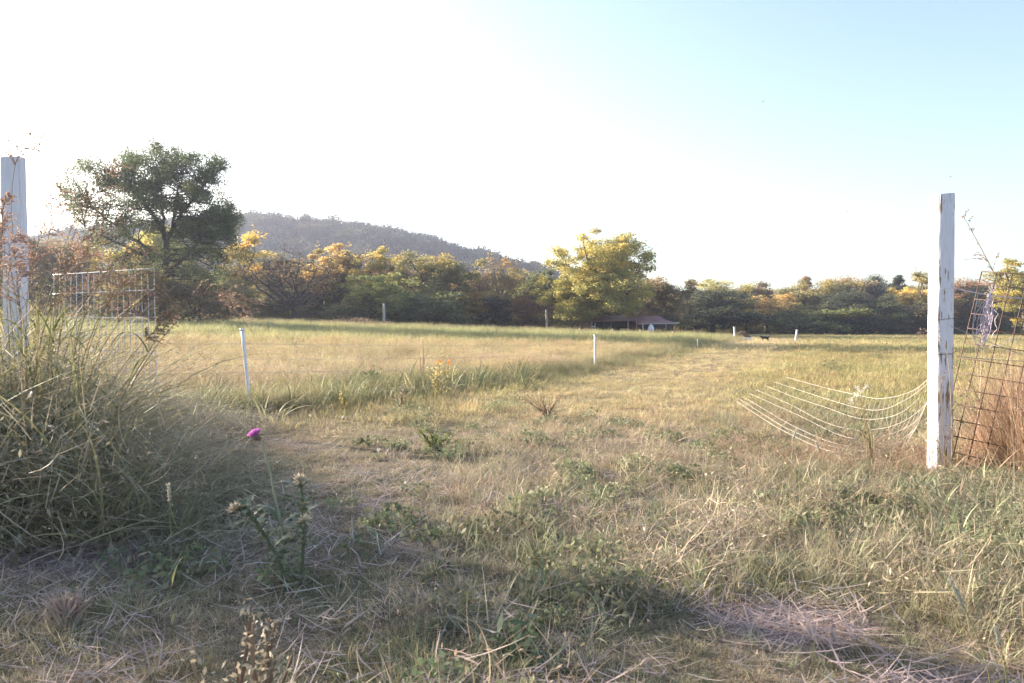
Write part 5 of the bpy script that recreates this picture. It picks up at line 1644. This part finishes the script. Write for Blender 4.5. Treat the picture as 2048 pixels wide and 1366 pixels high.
def thistle_pink():
    b = ground(P(575, 1120, TD).x, TD)
    rg = np.random.default_rng(201)
    r = thing('thistle', b, 'tall thistle with a single magenta bloom', 'thistle')
    q = bez([(0, 0, -.02), P(566, 1060, TD) - b, P(553, 1010, TD) - b, P(540, 940, TD) - b, P(527, 895, TD) - b, P(516, 880, TD) - b], 22)
    g = Geo(); stalk(g, q, .0065, .0042, .8); g.build('stem', M_THST, r)
    spiny_leaves(q, rg, r, 24, .15, 0, .35)
    top = q[-1]; d = np.array([-.35, -.1, .8]); d /= np.linalg.norm(d)
    g = Geo(); s = np.linspace(0, 1, 6)
    g.tube(top + d * (s * .026)[:, None], np.array([.005, .013, .016, .0165, .015, .013]), 12, .5)
    bb = top + d * .012 + rg.normal(0, 1, (120, 3)) * np.array([.010, .010, .008]); g.leaves(bb, .013, rg, aspect=.22)
    for k in range(34):
        a = rg.uniform(0, 6.28); e = np.array([math.cos(a), math.sin(a), rg.uniform(-.7, .2)]); e /= np.linalg.norm(e)
        st = top + d * .010; g.tube([st + e * .013, st + e * .026], [.0011, .0003], 3, .2)
    g.build('bract_cup', M_BRACT, r)
    p = Geo(); n = 520
    a = rg.uniform(0, 6.28, n); rr = np.sqrt(rg.random(n))
    u = np.cross(d, [0, 1, 0]); u /= np.linalg.norm(u); v = np.cross(d, u)
    o0 = top + d * .022
    rad = u * np.cos(a)[:, None] + v * np.sin(a)[:, None]
    V0 = o0 + rad * (rr * .012)[:, None]
    V1 = o0 + rad * (rr * .031)[:, None] + d * (.028 - .012 * rr ** 2 + rg.normal(0, .0018, n))[:, None]
    e = np.cross(V1 - V0, rg.normal(size=(n, 3))); e /= np.linalg.norm(e, axis=1)[:, None]
    W = .0011
    VV = np.stack([V0 - e * W, V0 + e * W, V1 + e * W, V1 - e * W], 1).reshape(-1, 3)
    p.add(VV, np.arange(n * 4).reshape(-1, 4), rnd=np.repeat(rg.random(n), 4))
    p.build('petals', M_PINK, r)
thistle_pink()
def thistle_left():
    b = ground(P(575, 1165, 3.05).x, 3.05)
    rg = np.random.default_rng(202)
    r = thing('thistle', b, 'stooping thistle with one dry straw-coloured head, left of the others', 'thistle')
    q = bez([(0, 0, -.02), P(560, 1120, 3.05) - b, P(532, 1075, 3.05) - b, P(510, 1040, 3.05) - b, P(488, 1018, 3.05) - b, P(472, 1020, 3.05) - b], 24)
    g = Geo(); stalk(g, q, .008, .005, .2); wings(g, q, rg, 240, .024); g.build('stem', M_THLF, r)
    spiny_leaves(q, rg, r, 30, .11)
    star(q[-1], r, rg, .038, 80, (-.4, -.2, .6))
thistle_left()
def thistle_right():
    b = ground(P(602, 1160, 3.1).x, 3.1)
    rg = np.random.default_rng(203)
    r = thing('thistle', b, 'upright thistle carrying two dry straw-coloured heads', 'thistle')
    q = bez([(0, 0, -.02), P(606, 1100, 3.1) - b, P(608, 1045, 3.1) - b, P(606, 1000, 3.1) - b, P(599, 962, 3.1) - b], 22)
    g = Geo(); stalk(g, q, .008, .005, .2); wings(g, q, rg, 200, .022)
    q2 = bez([q[6], P(606, 1070, 3.06) - b, P(609, 1042, 3.05) - b], 10); stalk(g, q2, .006, .0045, .2); wings(g, q2, rg, 80, .02)
    g.build('stem', M_THLF, r)
    spiny_leaves(q, rg, r, 32, .11); spiny_leaves(q2, rg, r, 8, .08)
    star(q[-1], r, rg, .036, 80); star(q2[-1], r, rg, .034, 70)
thistle_right()

# ------------------------------------------------------------------ individual weeds
def weed(name, px, base, top, width, label, seed, stems, leaf_n, leaf, mleaf, mstem, flowers=None, d=None, curl=.0, aspect=.42, cat='weed'):
    b = hit(px, base) if d is None else ground(P(px, base, d).x, d)
    dd = b.y; h = P(px, top, dd).z - b.z; w = width / F * dd
    rg = np.random.default_rng(seed)
    r = thing(name, b, label, cat)
    g, l = Geo(), Geo()
    tips = []
    for k in range(stems):
        a = rg.uniform(0, 6.28); sp = rg.uniform(.15, 1) * w * .5
        e = np.array([sp * math.cos(a), sp * math.sin(a) * .6, h * rg.uniform(.65, 1.0)])
        q = bez([(0, 0, -.03), e * .35 + rg.normal(0, .02, 3), e * .7 + rg.normal(0, .03 * h, 3), e], 9)
        g = Geo(); g.tube(q, np.linspace(.005, .002, 9) * (1 + h), 5, rg.random()); g.build('stem', mstem, r); tips.append(q[-1])
        c = q[rg.integers(1, 9, leaf_n)] + rg.normal(0, leaf * .7, (leaf_n, 3))
        c[:, 2] = np.maximum(c[:, 2], .005)
        l.leaves(c, leaf, rg, aspect=aspect)
    l.build('foliage', mleaf, r)
    if flowers:
        tips = sorted(tips, key=lambda t: -t[2])[:flowers[0]]
        for t in tips:
            f = Geo(); f.leaves(t + rg.normal(0, 1, (46, 3)) * np.array([.010, .010, .018]), .022, rg, aspect=.5); f.build('flower', flowers[1], r)
    return r
M_YLW = mat_plant('yellowing_leaf', (.30, .27, .09), (.55, .44, .18), .4)
M_DOCK = mat_plant('dock_brown', (.17, .11, .075), (.33, .22, .15), .2)
M_DRYL = mat_plant('wilted_leaf', (.24, .21, .15), (.40, .36, .28), .35)
M_GRNL = mat_plant('weed_green', (.09, .12, .045), (.26, .29, .11), .4)
M_ORAN = mat_plant('orange_flower', (.75, .22, .03), (.9, .36, .05), .3)
weed('flowering_weed', 878, 797, 722, 62, 'yellow-leaved weed with two orange flowers under the electric strands', 301, 7, 26, .055, M_YLW, M_STEM, (2, M_ORAN))
weed('dock_stalk', 845, 770, 682, 26, 'tall brown dock stalk behind the orange-flowered weed', 302, 3, 40, .022, M_DOCK, M_DOCK, d=13.5)
weed('bramble', 1095, 836, 786, 115, 'low thorny bare bramble in the middle of the lane', 303, 16, 9, .03, M_DOCK, M_DOCK)
weed('dry_weed', 800, 822, 768, 50, 'pinkish dry weed in front of the orange-flowered weed', 304, 8, 20, .035, M_DRYL, M_DOCK)
weed('dry_weed', 692, 824, 772, 40, 'upright straw-coloured weed below the electric strands', 305, 6, 22, .035, M_YLW, M_STEM)
weed('broadleaf_weed', 742, 778, 738, 60, 'bright green broad-leaved weed under the electric strands', 306, 12, 14, .11, M_GRNL, M_GRNL, aspect=.3)
weed('yarrow', 565, 760, 742, 28, 'pale yellow flower cluster just right of the corner stake', 307, 5, 20, .03, M_YLW, M_STEM, d=11.5)
weed('green_weed', 872, 905, 858, 90, 'dark green leafy clump rising from the near grass', 308, 14, 18, .05, M_GRNL, M_GRNL, aspect=.25)
weed('wilted_weed', 495, 1395, 1215, 230, 'wilted grey-leaved weed close to camera at lower left', 309, 14, 42, .020, M_DRYL, M_DOCK, d=1.72)
weed('bitter_dock', 20, 960, 832, 150, 'dark broad-leaved dock at the left edge below the post', 310, 9, 12, .13, mat_plant('dark_dock_leaf', (.05, .075, .045), (.12, .15, .09), .3), M_GRNL, d=4.2, aspect=.55)
weed('rosette', 1040, 1330, 1265, 130, 'blue-green leaf rosette at the bottom centre', 311, 10, 5, .075, mat_plant('rosette_leaf', (.09, .125, .07), (.2, .24, .15), .3), M_GRNL, d=2.45, aspect=.25)
weed('pink_dry_tuft', 135, 1250, 1185, 120, 'tuft of pinkish dead stems on the lower left', 312, 60, 2, .02, M_DRYL, mat_plant('pinkish_straw', (.42, .28, .22), (.6, .45, .38), .2), d=2.7)
# white clover heads
for k, (px, py) in enumerate(((686, 852), (621, 850), (757, 925), (436, 884), (1078, 800), (453, 870))):
    b = hit(px, py); r = thing('clover_flower', b, 'small white clover head in the short grass', 'clover flower', 'white clover heads in the grass')
    g = Geo(); g.tube([Vector((0, 0, -.01)), Vector((.004, 0, .06)), Vector((0, 0, .10))], .0012, 4); g.build('stem', M_GRNL, r)
    f = Geo(); rg = np.random.default_rng(400 + k); f.leaves(np.array([0, 0, .10]) + rg.normal(0, .007, (70, 3)), .011, rg, aspect=.4)
    f.build('flower', mat_plant('clover_white', (.6, .55, .52), (.8, .76, .74)) if k == 0 else bpy.data.materials['clover_white'], r)

# ------------------------------------------------------------------ haze
bm = bmesh.new(); bmesh.ops.create_cube(bm, size=1.0)
for v in bm.verts:
    v.co = Vector((v.co.x * 1300, 345 + v.co.y * 830, -2.5 if v.co.z < 0 else 125))
me = bpy.data.meshes.new('haze'); bm.to_mesh(me); bm.free()
m, nt, out = new_mat('evening_haze')
pv = nt.nodes.new('ShaderNodeVolumePrincipled')
pv.inputs['Color'].default_value = (.68, .75, .99, 1)
pv.inputs['Density'].default_value = .00042
pv.inputs['Anisotropy'].default_value = .3
nt.links.new(pv.outputs[0], out.inputs['Volume'])
me.materials.append(m)
tag(link('haze', me), 'thin bright evening haze hanging over the fields and hill', 'haze', kind='stuff')
